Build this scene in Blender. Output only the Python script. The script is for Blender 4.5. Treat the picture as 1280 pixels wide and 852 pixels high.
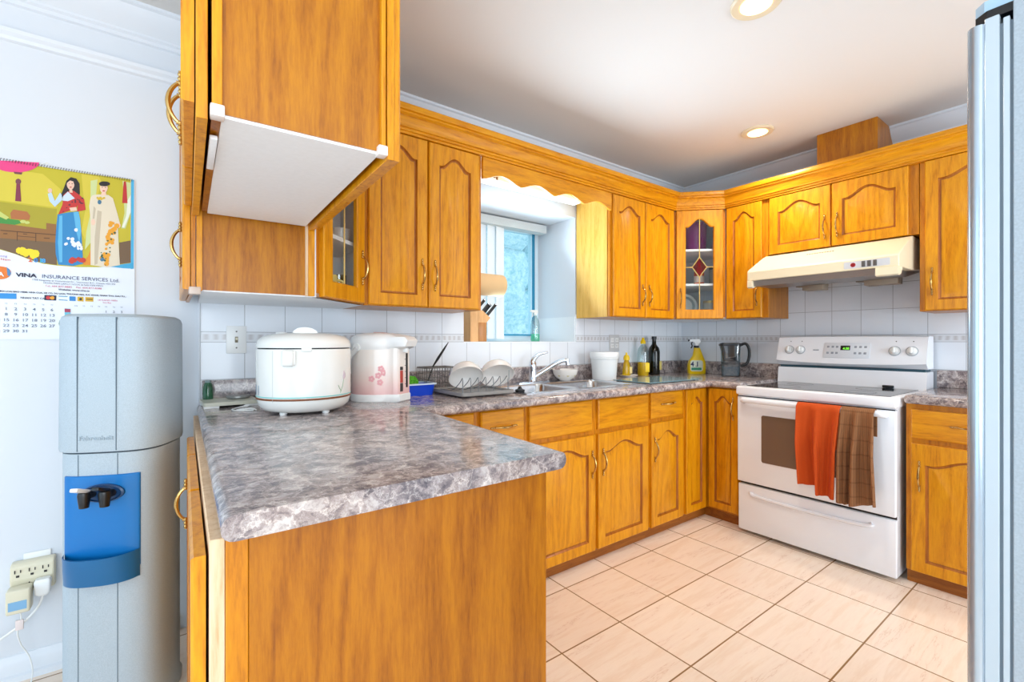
import bpy, bmesh, math, random
from mathutils import Vector, Matrix
random.seed(7)
S = bpy.context.scene
C = S.collection
PI = math.pi
for o in list(bpy.data.objects): bpy.data.objects.remove(o)

# ------------------------------------------------------------------ camera, world, lights, exposure
cam = bpy.data.objects.new('camera', bpy.data.cameras.new('camera'))
C.objects.link(cam); S.camera = cam
cam.location = (0, 0, 1.21)
cam.rotation_euler = (PI/2, 0, math.radians(53.4-90))
cam.data.sensor_width = 36; cam.data.lens = 577/1280*36
cam.data.clip_start = 0.02

S.view_settings.view_transform = 'Standard'
S.view_settings.look = 'None'
S.view_settings.gamma = 1
S.view_settings.use_curve_mapping = False
S.view_settings.exposure = 0.0

W = bpy.data.worlds.new('sky'); S.world = W; W.use_nodes = True
bg = W.node_tree.nodes['Background']
bg.inputs['Color'].default_value = (0.72, 0.86, 1.0, 1); bg.inputs['Strength'].default_value = 1.6

def area(name, loc, look, sx, sy, watts, col):
    l = bpy.data.lights.new(name, 'AREA'); l.shape = 'RECTANGLE'; l.size = sx; l.size_y = sy
    l.energy = watts; l.color = col
    o = bpy.data.objects.new(name, l); C.objects.link(o); o.location = loc
    o.rotation_euler = (Vector(look)-Vector(loc)).to_track_quat('-Z', 'Y').to_euler()
    return o
area('daylight_patio_door', (-2.72, 0.2, 1.25), (0, 0.2, 1.9), 2.6, 2.0, 31, (0.46, 0.76, 1.0))
area('daylight_rear_window', (-0.7, -2.5, 1.35), (0.5, 0, 3.8), 2.8, 1.9, 108, (0.84, 0.93, 1.0))
kw = area('daylight_kitchen_window', (1.88, 2.42, 1.60), (1.92, 0.8, 2.7), 0.74, 0.66, 12, (0.64, 0.84, 1.0))
kw.data.spread = math.radians(115)
area('fill_stove_side', (2.3, -2.5, 1.35), (2.7, 1.0, 1.7), 1.7, 1.9, 74, (0.84, 0.93, 1.0))  # added area light brightening the stove side; no hall window is known
sun = bpy.data.lights.new('sun', 'SUN'); sun.energy = 4.0; sun.angle = 0.02; sun.color = (1, 0.96, 0.92)
so = bpy.data.objects.new('sun', sun); C.objects.link(so)
so.rotation_euler = Vector((-0.30, -0.42, -1.0)).to_track_quat('-Z', 'Y').to_euler()

# ------------------------------------------------------------------ materials
def lin(c):
    return tuple((x/255/12.92 if x/255 <= 0.04045 else ((x/255+0.055)/1.055)**2.4) for x in c)
def mat(name, rgb, rough=0.5, metal=0.0, **kw):
    m = bpy.data.materials.new(name); m.use_nodes = True
    b = m.node_tree.nodes['Principled BSDF']
    b.inputs['Base Color'].default_value = (*lin(rgb), 1)
    b.inputs['Roughness'].default_value = rough; b.inputs['Metallic'].default_value = metal
    for k, v in kw.items():
        b.inputs[k].default_value = v
    return m
class NT:
    def __init__(s, m): s.t = m.node_tree; s.b = s.t.nodes['Principled BSDF']
    def n(s, typ, **kw):
        x = s.t.nodes.new(typ)
        for k, v in kw.items():
            if hasattr(x, k) and k not in x.inputs: setattr(x, k, v)
            else: x.inputs[k].default_value = v
        return x
    def l(s, a, b): s.t.links.new(a, b)
    def coords(s, scale=(1,1,1), loc=(0,0,0), rot=(0,0,0), rnd=False):
        tc = s.n('ShaderNodeTexCoord'); mp = s.n('ShaderNodeMapping')
        mp.inputs['Scale'].default_value = scale; mp.inputs['Location'].default_value = loc; mp.inputs['Rotation'].default_value = rot
        src = tc.outputs['Object']
        if rnd:
            oi = s.n('ShaderNodeObjectInfo'); ad = s.n('ShaderNodeVectorMath', operation='ADD')
            ml = s.n('ShaderNodeVectorMath', operation='SCALE'); cb = s.n('ShaderNodeCombineXYZ')
            for k in range(3): s.l(oi.outputs['Random'], cb.inputs[k])
            s.l(cb.outputs[0], ml.inputs[0]); ml.inputs['Scale'].default_value = 7.0
            s.l(src, ad.inputs[0]); s.l(ml.outputs[0], ad.inputs[1]); src = ad.outputs[0]
        s.l(src, mp.inputs['Vector']); return mp.outputs[0]
    def ramp(s, fac, stops):
        r = s.n('ShaderNodeValToRGB'); e = r.color_ramp.elements
        e[0].position = stops[0][0]; e[0].color = (*lin(stops[0][1]), 1)
        e[1].position = stops[-1][0]; e[1].color = (*lin(stops[-1][1]), 1)
        for p, c in stops[1:-1]:
            k = e.new(p); k.color = (*lin(c), 1)
        s.l(fac, r.inputs[0]); return r.outputs[0]
    def mix(s, fac, a, b, mode='MIX'):
        m = s.n('ShaderNodeMix', data_type='RGBA', blend_type=mode)
        if isinstance(fac, float): m.inputs[0].default_value = fac
        else: s.l(fac, m.inputs[0])
        for k, v in ((6, a), (7, b)):
            if isinstance(v, tuple): m.inputs[k].default_value = (*lin(v), 1)
            else: s.l(v, m.inputs[k])
        return m.outputs[2]
    def bump(s, h, strength=0.2, dist=0.01):
        b = s.n('ShaderNodeBump'); b.inputs['Strength'].default_value = strength; b.inputs['Distance'].default_value = dist
        s.l(h, b.inputs['Height']); s.l(b.outputs[0], s.b.inputs['Normal'])

def oak(name, cols, axis='z', rough=0.33, sheet=False):
    m = mat(name, cols[1], rough); t = NT(m)
    sc = {'z': (1, 1, 0.10), 'x': (0.10, 1, 1), 'y': (1, 0.10, 1)}[axis]
    v = t.coords(sc, rnd=True)
    n1 = t.n('ShaderNodeTexNoise', Scale=5.0, Detail=3.0, Roughness=0.5); t.l(v, n1.inputs['Vector'])
    big = t.n('ShaderNodeMath', operation='MULTIPLY'); t.l(n1.outputs['Fac'], big.inputs[0]); big.inputs[1].default_value = 26.0 if not sheet else 18.0
    fr = t.n('ShaderNodeMath', operation='PINGPONG'); t.l(big.outputs[0], fr.inputs[0]); fr.inputs[1].default_value = 1.0
    n2 = t.n('ShaderNodeTexNoise', Scale=150.0, Detail=4.0, Roughness=0.7); t.l(v, n2.inputs['Vector'])
    mx = t.n('ShaderNodeMath', operation='MULTIPLY_ADD'); t.l(fr.outputs[0], mx.inputs[0]); mx.inputs[1].default_value = 0.30
    t.l(n2.outputs['Fac'], mx.inputs[2])
    col = t.ramp(mx.outputs[0], [(0.34, cols[0]), (0.58, cols[1]), (0.86, cols[2])])
    t.l(col, t.b.inputs['Base Color'])
    t.b.inputs['Coat Weight'].default_value = 0.10; t.b.inputs['Specular IOR Level'].default_value = 0.40; t.b.inputs['Coat Roughness'].default_value = 0.2
    return m
OAKC = ((186, 110, 2), (214, 138, 4), (228, 156, 14))
OAK = oak('oak_vertical', OAKC)
OAKG = oak('oak_groove_shade', ((128, 66, 12), (158, 86, 18), (176, 104, 28)))  # darker oak for door grooves, recess shade put into the colour
OAKX = oak('oak_horizontal', OAKC, 'x')
OAKF = oak('oak_frame', ((168, 94, 3), (198, 120, 6), (214, 138, 14)))
OAKS = oak('oak_sheet', ((144, 80, 2), (172, 102, 3), (190, 120, 8)), sheet=True)
OAKP = oak('oak_pale_edge', ((205, 165, 120), (226, 190, 150), (236, 205, 170)), rough=0.6)
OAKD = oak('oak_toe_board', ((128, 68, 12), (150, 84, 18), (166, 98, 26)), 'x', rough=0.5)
OAKLIT = oak('cabinet_side_lit', ((205, 150, 50), (228, 176, 76), (236, 188, 92)), rough=0.35, sheet=True)  # paler cabinet side, strip light's brightness put into the colour
def steps(): pass
def laminate():
    m = mat('marble_laminate', (120, 105, 105), 0.13); t = NT(m)
    v = t.coords()
    d = t.n('ShaderNodeTexNoise', Scale=9.0, Detail=6.0, Roughness=0.7); t.l(v, d.inputs['Vector'])
    ad = t.n('ShaderNodeVectorMath', operation='MULTIPLY_ADD'); t.l(d.outputs['Color'], ad.inputs[0]); ad.inputs[1].default_value = (.11, .11, .11); t.l(v, ad.inputs[2])
    n1 = t.n('ShaderNodeTexNoise', Scale=22.0, Detail=9.0, Roughness=0.74); t.l(ad.outputs[0], n1.inputs['Vector'])
    c1 = t.ramp(n1.outputs['Fac'], [(0.35, (62, 60, 68)), (0.45, (130, 120, 120)), (0.52, (186, 172, 166)), (0.62, (236, 228, 222))])
    vo = t.n('ShaderNodeTexVoronoi', Scale=26.0, feature='DISTANCE_TO_EDGE'); t.l(ad.outputs[0], vo.inputs['Vector'])
    c2 = t.ramp(vo.outputs['Distance'], [(0.0, (240, 234, 228)), (0.03, (172, 160, 156)), (0.10, (124, 116, 120))])
    c = t.mix(0.42, c1, c2)
    n3 = t.n('ShaderNodeTexNoise', Scale=5.0, Detail=3.0); t.l(ad.outputs[0], n3.inputs['Vector'])
    c3 = t.ramp(n3.outputs['Fac'], [(0.42, (190, 168, 158)), (0.58, (126, 132, 152))])
    t.l(t.mix(0.35, c, c3, 'SOFT_LIGHT'), t.b.inputs['Base Color'])
    return m
LAM = laminate()
def floor_tile():
    m = mat('floor_tile', (225, 200, 178), 0.22); t = NT(m)
    v = t.coords(loc=(-1.2215, -0.6445, 0)); P = 0.338
    br = t.n('ShaderNodeTexBrick', offset=0.0, squash=1.0); t.l(v, br.inputs['Vector'])
    br.inputs['Scale'].default_value = 1.0; br.inputs['Brick Width'].default_value = P; br.inputs['Row Height'].default_value = P
    br.inputs['Mortar Size'].default_value = 0.0032; br.inputs['Mortar Smooth'].default_value = 0.1
    br.inputs['Color1'].default_value = (*lin((250, 234, 218)), 1); br.inputs['Color2'].default_value = (*lin((244, 224, 206)), 1)
    br.inputs['Mortar'].default_value = (*lin((150, 116, 78)), 1)
    ck = t.n('ShaderNodeTexChecker', Scale=1/P); t.l(v, ck.inputs['Vector'])
    ck.inputs['Color1'].default_value = (0, 0, 0, 1); ck.inputs['Color2'].default_value = (1, 1, 1, 1)
    cols = []
    for ang, seed in ((0.62, 0), (-0.95, 3)):
        vv = t.coords(scale=(1.0, 9.0, 1), rot=(0, 0, ang), loc=(seed, seed, 0))
        n = t.n('ShaderNodeTexNoise', Scale=1.6, Detail=7.0, Roughness=0.66, Distortion=0.25); t.l(vv, n.inputs['Vector'])
        pp = t.n('ShaderNodeMath', operation='PINGPONG'); ml = t.n('ShaderNodeMath', operation='MULTIPLY')
        t.l(n.outputs['Fac'], ml.inputs[0]); ml.inputs[1].default_value = 5.0; t.l(ml.outputs[0], pp.inputs[0]); pp.inputs[1].default_value = 1.0
        cols.append(t.ramp(pp.outputs[0], [(0.0, (226, 204, 184)), (0.04, (250, 244, 240)), (0.5, (255, 253, 250)), (1.0, (246, 236, 226))]))
    veins = t.mix(ck.outputs['Color'], cols[0], cols[1])
    c = t.mix(0.8, br.outputs['Color'], veins, 'MULTIPLY')
    t.l(c, t.b.inputs['Base Color'])
    t.bump(br.outputs['Fac'], -0.25, 0.003)
    return m
def wall_tile(name, P, H, axis, base=(236, 240, 246), band=False):
    m = mat(name, base, 0.14); t = NT(m)
    rot = (PI/2, 0, 0) if axis == 'y' else (PI/2, 0, PI/2)
    tc = t.n('ShaderNodeTexCoord'); sp = t.n('ShaderNodeSeparateXYZ'); cb = t.n('ShaderNodeCombineXYZ')
    t.l(tc.outputs['Object'], sp.inputs[0]); t.l(sp.outputs['X' if axis == 'y' else 'Y'], cb.inputs['X']); t.l(sp.outputs['Z'], cb.inputs['Y'])
    v = cb.outputs[0]
    br = t.n('ShaderNodeTexBrick', offset=0.0, squash=1.0); t.l(v, br.inputs['Vector'])
    br.inputs['Scale'].default_value = 1.0; br.inputs['Brick Width'].default_value = P; br.inputs['Row Height'].default_value = H
    br.inputs['Mortar Size'].default_value = 0.0016; br.inputs['Mortar Smooth'].default_value = 0.2
    br.inputs['Color1'].default_value = (*lin(base), 1); br.inputs['Color2'].default_value = (*lin(tuple(x-5 for x in base)), 1)
    br.inputs['Mortar'].default_value = (*lin((176, 178, 182)), 1)
    c = br.outputs['Color']
    if band:
        n = t.n('ShaderNodeTexNoise', Scale=60.0, Detail=2.0); t.l(v, n.inputs['Vector'])
        w = t.n('ShaderNodeTexWave', Scale=9.0, Distortion=3.0); t.l(v, w.inputs['Vector'])
        sy = t.n('ShaderNodeSeparateXYZ'); t.l(v, sy.inputs[0])
        a = t.n('ShaderNodeMath', operation='COMPARE'); t.l(sy.outputs['Y'], a.inputs[0]); a.inputs[1].default_value = H/2; a.inputs[2].default_value = H*0.27
        mm = t.n('ShaderNodeMath', operation='MULTIPLY'); t.l(a.outputs[0], mm.inputs[0]); t.l(w.outputs['Fac'], mm.inputs[1])
        nn = t.n('ShaderNodeMath', operation='MULTIPLY'); t.l(mm.outputs[0], nn.inputs[0]); nn.inputs[1].default_value = 0.55
        c = t.mix(nn.outputs[0], c, (176, 168, 166))
    t.l(c, t.b.inputs['Base Color'])
    t.bump(br.outputs['Fac'], -0.3, 0.002)
    return m
def paint(name, rgb, rough=0.7, scale=60):
    m = mat(name, rgb, rough); t = NT(m); v = t.coords()
    n = t.n('ShaderNodeTexNoise', Scale=float(scale), Detail=3.0); t.l(v, n.inputs['Vector']); t.bump(n.outputs['Fac'], 0.05, 0.004)
    return m
def speckle(name, rgb, d=14, rough=0.5, scale=420):
    m = mat(name, rgb, rough); t = NT(m); v = t.coords()
    n = t.n('ShaderNodeTexNoise', Scale=float(scale), Detail=2.0); t.l(v, n.inputs['Vector'])
    t.l(t.ramp(n.outputs['Fac'], [(0.35, tuple(max(0, x-d) for x in rgb)), (0.65, tuple(min(255, x+d) for x in rgb))]), t.b.inputs['Base Color'])
    t.bump(n.outputs['Fac'], 0.12, 0.001)
    return m
WALL = paint('wall_paint', (222, 226, 232)); CEIL = paint('ceiling_paint', (226, 222, 218))
TRIMW = mat('white_trim_paint', (226, 230, 236), 0.4)
FLOOR = floor_tile()
BRASS = mat('antique_brass', (196, 160, 98), 0.24, 1.0)
WMEL = speckle('white_melamine', (248, 250, 252), 2, 0.4, 80)
WENA = mat('white_enamel', (243, 245, 250), 0.16)
WPLA = mat('white_plastic', (240, 240, 238), 0.3)
CREAM = mat('cream_enamel', (244, 232, 200), 0.3)
IVORY = mat('ivory_plastic', (226, 218, 192), 0.4)
BLACK = mat('black_plastic', (16, 16, 18), 0.35)
BGLASS = mat('black_ceramic_glass', (18, 22, 28), 0.06)
STEEL = mat('brushed_steel', (200, 204, 208), 0.22, 1.0)
CHROME = mat('chrome', (215, 222, 230), 0.08, 1.0)
DGREY = mat('dark_grey_metal', (96, 92, 88), 0.4, 0.6)
BLUEP = mat('blue_plastic', (0, 112, 184), 0.35)
def thin_glass(name, rgb, refl=0.08, rough=0.02):
    m = bpy.data.materials.new(name); m.use_nodes = True; t = m.node_tree; t.nodes.clear()
    o = t.nodes.new('ShaderNodeOutputMaterial'); a = t.nodes.new('ShaderNodeBsdfTransparent'); g = t.nodes.new('ShaderNodeBsdfGlossy'); x = t.nodes.new('ShaderNodeMixShader')
    a.inputs[0].default_value = (*lin(rgb), 1); g.inputs['Roughness'].default_value = rough; x.inputs[0].default_value = refl
    t.links.new(a.outputs[0], x.inputs[1]); t.links.new(g.outputs[0], x.inputs[2]); t.links.new(x.outputs[0], o.inputs[0]); return m
GLASS = thin_glass('clear_glass', (250, 252, 252), 0.045)
WIN = thin_glass('window_glass', (232, 248, 252), 0.05)
AMBER = thin_glass('amber_glass', (250, 120, 30), 0.06)
def emit(name, rgb, s):
    m = mat(name, rgb, 0.5); b = m.node_tree.nodes['Principled BSDF']
    b.inputs['Emission Color'].default_value = (*lin(rgb), 1); b.inputs['Emission Strength'].default_value = s
    return m
BULB = emit('lamp_glow', (255, 226, 176), 4.0); TUBE = emit('fluorescent_glow', (255, 250, 240), 0.5)
PR = {}
def ink(rgb, rough=0.55):
    if rgb not in PR: PR[rgb] = mat('ink_%02x%02x%02x' % rgb, rgb, rough)
    return PR[rgb]

# ------------------------------------------------------------------ mesh helpers
def B(): return bmesh.new()
def obj(name, bm, m, parent=None, smooth=40, loc=None, rot=None):
    bmesh.ops.recalc_face_normals(bm, faces=bm.faces[:])
    me = bpy.data.meshes.new(name); bm.to_mesh(me); bm.free()
    if m: me.materials.append(m)
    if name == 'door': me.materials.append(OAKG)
    if smooth:
        me.shade_smooth(); me.set_sharp_from_angle(angle=math.radians(smooth))
    o = bpy.data.objects.new(name, me); C.objects.link(o)
    if parent: o.parent = parent
    if loc: o.location = loc
    if rot: o.rotation_euler = rot
    return o
def tag(o, label, cat, group=None):
    o['label'] = label; o['category'] = cat
    if group: o['group'] = group
    return o
def thing(name, label, cat, loc=(0,0,0), rotz=0.0, group=None):
    o = bpy.data.objects.new(name, None); C.objects.link(o); o.empty_display_size = 0.05
    o.location = loc; o.rotation_euler = (0, 0, rotz); return tag(o, label, cat, group)
def struct(name, bm, m, **kw):
    o = obj(name, bm, m, **kw); o['kind'] = 'structure'; return o
def box(bm, x0, x1, y0, y1, z0, z1, bev=0.0, seg=2, M=None):
    mm = Matrix.Translation(((x0+x1)/2, (y0+y1)/2, (z0+z1)/2)) @ Matrix.Diagonal((abs(x1-x0), abs(y1-y0), abs(z1-z0), 1))
    if M: mm = M @ mm
    r = bmesh.ops.create_cube(bm, size=1, matrix=mm)
    if bev:
        es = list({e for v in r['verts'] for e in v.link_edges})
        bmesh.ops.bevel(bm, geom=es, offset=bev, segments=seg, profile=0.5, affect='EDGES')
    return bm
def prism(bm, poly, a, b, axis='z', M=None):
    def P(p, h):
        q = {'z': (p[0], p[1], h), 'y': (p[0], h, p[1]), 'x': (h, p[0], p[1])}[axis]
        return M @ Vector(q) if M else q
    lo = [bm.verts.new(P(p, a)) for p in poly]; hi = [bm.verts.new(P(p, b)) for p in poly]
    n = len(poly)
    bm.faces.new(lo[::-1]); bm.faces.new(hi)
    for i in range(n): bm.faces.new((lo[i], lo[(i+1) % n], hi[(i+1) % n], hi[i]))
    return bm
def loft(bm, rings, close=True, cap0=True, cap1=True):
    R = [[bm.verts.new(p) for p in r] for r in rings]; n = len(R[0])
    for a, b in zip(R, R[1:]):
        for i in range(n if close else n-1):
            bm.faces.new((a[i], a[(i+1) % n], b[(i+1) % n], b[i]))
    if cap0: bm.faces.new(R[0][::-1])
    if cap1: bm.faces.new(R[-1])
    return R
def lathe(bm, prof, c=(0, 0, 0), seg=32, sx=1.0, sy=1.0, M=None, cap=True):
    rings = []
    for r, z in prof:
        ring = []
        for k in range(seg):
            a = 2*PI*k/seg
            p = Vector((c[0]+max(r, 1e-4)*math.cos(a)*sx, c[1]+max(r, 1e-4)*math.sin(a)*sy, c[2]+z))
            ring.append(M @ p if M else p)
        rings.append(ring)
    loft(bm, rings, True, cap, cap); return bm
def tube(bm, pts, r, seg=8, cap=True):
    pts = [Vector(p) for p in pts]; n = len(pts)
    rr = r if isinstance(r, (list, tuple)) else [r]*n
    T = [(pts[min(i+1, n-1)]-pts[max(i-1, 0)]).normalized() for i in range(n)]
    u = T[0].orthogonal().normalized(); rings = []
    for i in range(n):
        u = (u - T[i]*u.dot(T[i])).normalized(); w = T[i].cross(u)
        rings.append([pts[i]+(u*math.cos(2*PI*k/seg)+w*math.sin(2*PI*k/seg))*rr[i] for k in range(seg)])
    loft(bm, rings, True, cap, cap); return bm
def smoothpath(P, n=6):
    P = [Vector(p) for p in P]; out = []
    for i in range(len(P)-1):
        p0 = P[max(i-1, 0)]; p1 = P[i]; p2 = P[i+1]; p3 = P[min(i+2, len(P)-1)]
        for k in range(n):
            t = k/n
            out.append(0.5*((2*p1)+(p2-p0)*t+(2*p0-5*p1+4*p2-p3)*t*t+(3*p1-p0-3*p2+p3)*t**3))
    out.append(P[-1]); return out
def sweep(bm, path, prof):
    """path: 2D points; prof: (offset to the right of travel, z)."""
    n = len(path); rings = []
    P = [Vector(p) for p in path]
    for i in range(n):
        d0 = (P[i]-P[i-1]).normalized() if i > 0 else (P[1]-P[0]).normalized()
        d1 = (P[i+1]-P[i]).normalized() if i < n-1 else d0
        n0 = Vector((d0.y, -d0.x)); n1 = Vector((d1.y, -d1.x))
        mit = (n0+n1); mit = mit/mit.length_squared*2
        rings.append([(P[i].x+mit.x*o, P[i].y+mit.y*o, z) for o, z in prof])
    loft(bm, rings); return bm
def supere(a, b, p, n=48):
    out = []
    for k in range(n):
        t = 2*PI*k/n; c, s = math.cos(t), math.sin(t)
        out.append((a*math.copysign(abs(c)**(2/p), c), b*math.copysign(abs(s)**(2/p), s)))
    return out
def rrect(x0, x1, y0, y1, r, n=5):
    out = []
    for cx, cy, a0 in ((x1-r, y1-r, 0), (x0+r, y1-r, PI/2), (x0+r, y0+r, PI), (x1-r, y0+r, 1.5*PI)):
        for k in range(n+1):
            a = a0+PI/2*k/n; out.append((cx+r*math.cos(a), cy+r*math.sin(a)))
    return out
FONT = {}
def text(name, s, size, m, parent, loc, rot=(PI/2, 0, 0), align='LEFT', ext=0.0002, bold=0.0, wide=1.0):
    cu = bpy.data.curves.new('txt', 'FONT'); cu.body = s; cu.size = size; cu.align_x = align; cu.extrude = ext; cu.offset = bold; cu.resolution_u = 2
    to = bpy.data.objects.new('txt', cu); C.objects.link(to)
    dg = bpy.context.evaluated_depsgraph_get(); dg.update()
    me = bpy.data.meshes.new_from_object(to.evaluated_get(dg)); bpy.data.objects.remove(to)
    for v in me.vertices: v.co.x *= wide
    me.materials.clear(); me.materials.append(m)
    o = bpy.data.objects.new(name, me); C.objects.link(o); o.parent = parent; o.location = loc; o.rotation_euler = rot
    return o

# ------------------------------------------------------------------ cabinet joinery
def arch_f(s, A):
    a = abs(s)/0.84
    return 0.0 if a >= 1 else A*(0.5+0.5*math.cos(PI*a))**0.78
NS, NA = 6, 26
def outline(x0, x1, y0, y1, A=0.0):
    """closed loop: bottom (l->r), right, top (r->l) with arch height A above y1, left."""
    P = []
    for k in range(NS): P.append((x0+(x1-x0)*k/NS, y0))
    for k in range(NS): P.append((x1, y0+(y1-y0)*k/NS))
    for k in range(NA):
        t = k/NA; P.append((x1+(x0-x1)*t, y1+arch_f(1-2*t, A)))
    for k in range(NS): P.append((x0, y1+(y0-y1)*k/NS))
    return P
def door_mesh(w, h, A=0.04, fr=0.055, th=0.02, glass=False):
    bm = B()
    ot = outline(0, w, 0, h); o2 = outline(0.004, w-0.004, 0.004, h-0.004)
    top = h-fr-A
    def inn(d): return outline(fr+d, w-fr-d, fr+d, top-d, A)
    L = [[(x, 0, z) for x, z in ot], [(x, -th+0.004, z) for x, z in ot], [(x, -th, z) for x, z in o2], [(x, -th, z) for x, z in inn(0)]]
    if glass:
        L += [[(x, -th+0.006, z) for x, z in inn(0.006)], [(x, 0, z) for x, z in inn(0.006)]]
        L.append(L[0])
        R = loft(bm, L[:-1], True, False, False)
        n = len(R[0])
        for i in range(n): bm.faces.new((R[-1][i], R[-1][(i+1) % n], R[0][(i+1) % n], R[0][i]))
    else:
        s = min(1.0, (w-2*fr)/0.16)
        L += [[(x, -th+0.009, z) for x, z in inn(0.006)], [(x, -th+0.010, z) for x, z in inn(0.012)],
              [(x, -th+0.002, z) for x, z in inn(0.012+0.026*s)]]
        R = loft(bm, L, True, True, True)
        n = len(L[0])
        bm.faces.ensure_lookup_table()
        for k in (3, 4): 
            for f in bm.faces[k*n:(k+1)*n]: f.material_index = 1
    return bm
def drawer_mesh(w, h, th=0.02):
    bm = B()
    L = [outline(0, w, 0, h), outline(0, w, 0, h), outline(0.006, w-0.006, 0.006, h-0.006)]
    loft(bm, [[(x, y, z) for x, z in l] for l, y in zip(L, (0, -th+0.005, -th))])
    return bm
_H = {}
def handle(parent, x, y, z, horiz=False, L=0.096):
    if horiz not in _H:
        bm = B(); n = 14; pts = []; rad = []
        for k in range(n+1):
            s = -1+2*k/n; pts.append((0, -0.006-0.022*max(0, 1-s*s)**0.8, L/2*s)); rad.append(0.0056-0.0012*abs(s))
        tube(bm, pts, rad, 8)
        for q in (-1, 1):
            fp = []; fr = []
            for k in range(17):
                t = k/16; fp.append((0, -0.0045, q*(L/2-0.006+0.034*t))); fr.append(0.0030+0.0034*abs(math.sin(t*PI*3.2))*(1-0.45*t))
            tube(bm, fp, fr, 8)
            tube(bm, [(0, 0, q*L/2), (0, -0.012, q*L/2)], 0.0042, 8)
        if horiz: bmesh.ops.rotate(bm, verts=bm.verts[:], cent=(0, 0, 0), matrix=Matrix.Rotation(PI/2, 3, 'Y'))
        o = obj('handle', bm, BRASS, parent); _H[horiz] = o.data
    else:
        o = bpy.data.objects.new('handle', _H[horiz]); C.objects.link(o); o.parent = parent
    o.location = (x, y, z); return o
def add_door(parent, x0, z0, w, h, hx=None, hz=None, A=0.04, fr=0.055, y=0.0, m=None):
    d = obj('door', door_mesh(w, h, A, fr), m or OAK, parent, smooth=35, loc=(x0, y, z0))
    if hx is not None: handle(d, hx, -0.02, hz)
    return d
def add_drawer(parent, x0, z0, w, h, hd=True, y=0.0):
    d = obj('drawer', drawer_mesh(w, h), OAKX, parent, smooth=35, loc=(x0, y, z0))
    if hd: handle(d, w/2, -0.02, h/2+0.005, True)
    return d
def glass_door(parent, w, h, A=0.05, fr=0.052, hx=None, hz=0.1, loc=(0, 0, 0), mid=0.5):
    d = obj('door', door_mesh(w, h, A, fr, glass=True), OAK, parent, smooth=35, loc=loc)
    bm = B(); prism(bm, outline(fr-0.004, w-fr+0.004, fr-0.004, h-fr-A+0.004, A), -0.009, -0.006, 'y'); obj('glass_pane', bm, GLASS, d, smooth=0)
    bm = B(); cx = w/2; zb = fr; zt = h-fr; cz = zb+(zt-zb)*mid; dw = 0.052; dh = 0.075; y = -0.011
    pts = [(cx, zb), (cx, cz-dh)], [(cx, cz+dh), (cx, zt)], [(fr, cz), (cx-dw, cz)], [(cx+dw, cz), (w-fr, cz)], \
          [(cx, cz-dh), (cx+dw, cz)], [(cx+dw, cz), (cx, cz+dh)], [(cx, cz+dh), (cx-dw, cz)], [(cx-dw, cz), (cx, cz-dh)]
    for a, b in pts: tube(bm, [(a[0], y, a[1]), (b[0], y, b[1])], 0.0032, 6)
    obj('leaded_came', bm, mat('came_gold', (226, 196, 120), 0.4, 0.3), d)
    bm = B(); prism(bm, [(cx, cz-dh), (cx+dw, cz), (cx, cz+dh), (cx-dw, cz)], -0.0105, -0.0095, 'y'); obj('amber_diamond', bm, AMBER, d, smooth=0)
    if hx is not None: handle(d, hx, -0.02, hz)
    return d

# ------------------------------------------------------------------ setting
WX, WY, CZ = 3.64, 2.39, 2.53
ZC = 0.94                      # worktop height
bm = B(); box(bm, -2.9, WX+0.1, -2.7, WY+0.1, -0.06, 0.0); struct('floor', bm, FLOOR, smooth=0)
bm = B(); box(bm, -2.9, WX+0.1, -2.7, WY+0.1, CZ, CZ+0.08)
ceil = struct('ceiling', bm, CEIL, smooth=0)
# window wall with its deep bay, opening x 1.41..2.34, z 1.20..2.095
ox0, ox1, oz0, oz1, oyb = 1.41, 2.34, 1.20, 2.095, 2.85
bm = B()
for a in ((-2.9, ox0, 0, CZ), (ox1, WX+0.1, 0, CZ), (ox0, ox1, 0, oz0), (ox0, ox1, oz1, CZ)):
    box(bm, a[0], a[1], WY, WY+0.10, a[2], a[3])
for a in ((ox0-0.06, ox0, WY+0.1, oyb+0.08, oz0-0.06, oz1+0.06), (ox1, ox1+0.06, WY+0.1, oyb+0.08, oz0-0.06, oz1+0.06),
          (ox0, ox1, WY+0.1, oyb+0.08, oz0-0.06, oz0), (ox0, ox1, WY+0.1, oyb+0.08, oz1, oz1+0.06)):
    box(bm, *a)
struct('wall_window_side', bm, WALL, smooth=0)
bm = B(); box(bm, WX, WX+0.1, -2.7, WY+0.1, 0, CZ); struct('wall_stove_side', bm, WALL, smooth=0)
bm = B(); box(bm, 1.02, 2.0, -0.72, -0.62, 0, CZ); box(bm, 2.0, WX, -0.72, -0.62, 2.25, CZ); struct('wall_fridge_side', bm, WALL, smooth=0)  # unseen wall; doorway beyond the fridge opened to let the added fill in
bm = B()
for a in ((-2.9, -2.15, 0, CZ), (0.75, 1.45, 0, CZ), (3.2, WX, 0, CZ), (-2.15, 0.75, 0, 0.35), (-2.15, 0.75, 2.32, CZ), (1.45, 3.2, 0, 0.35), (1.45, 3.2, 2.32, CZ)): box(bm, a[0], a[1], -2.7, -2.6, a[2], a[3])  # unseen wall; right-hand opening added for the stove-side fill light
struct('wall_rear', bm, WALL, smooth=0)
bm = B()
for a in ((-2.6, -1.15, 0, CZ), (1.55, WY, 0, CZ), (-1.15, 1.55, 2.3, CZ)): box(bm, -2.9, -2.8, a[0], a[1], a[2], a[3])
struct('wall_left', bm, WALL, smooth=0)
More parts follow.
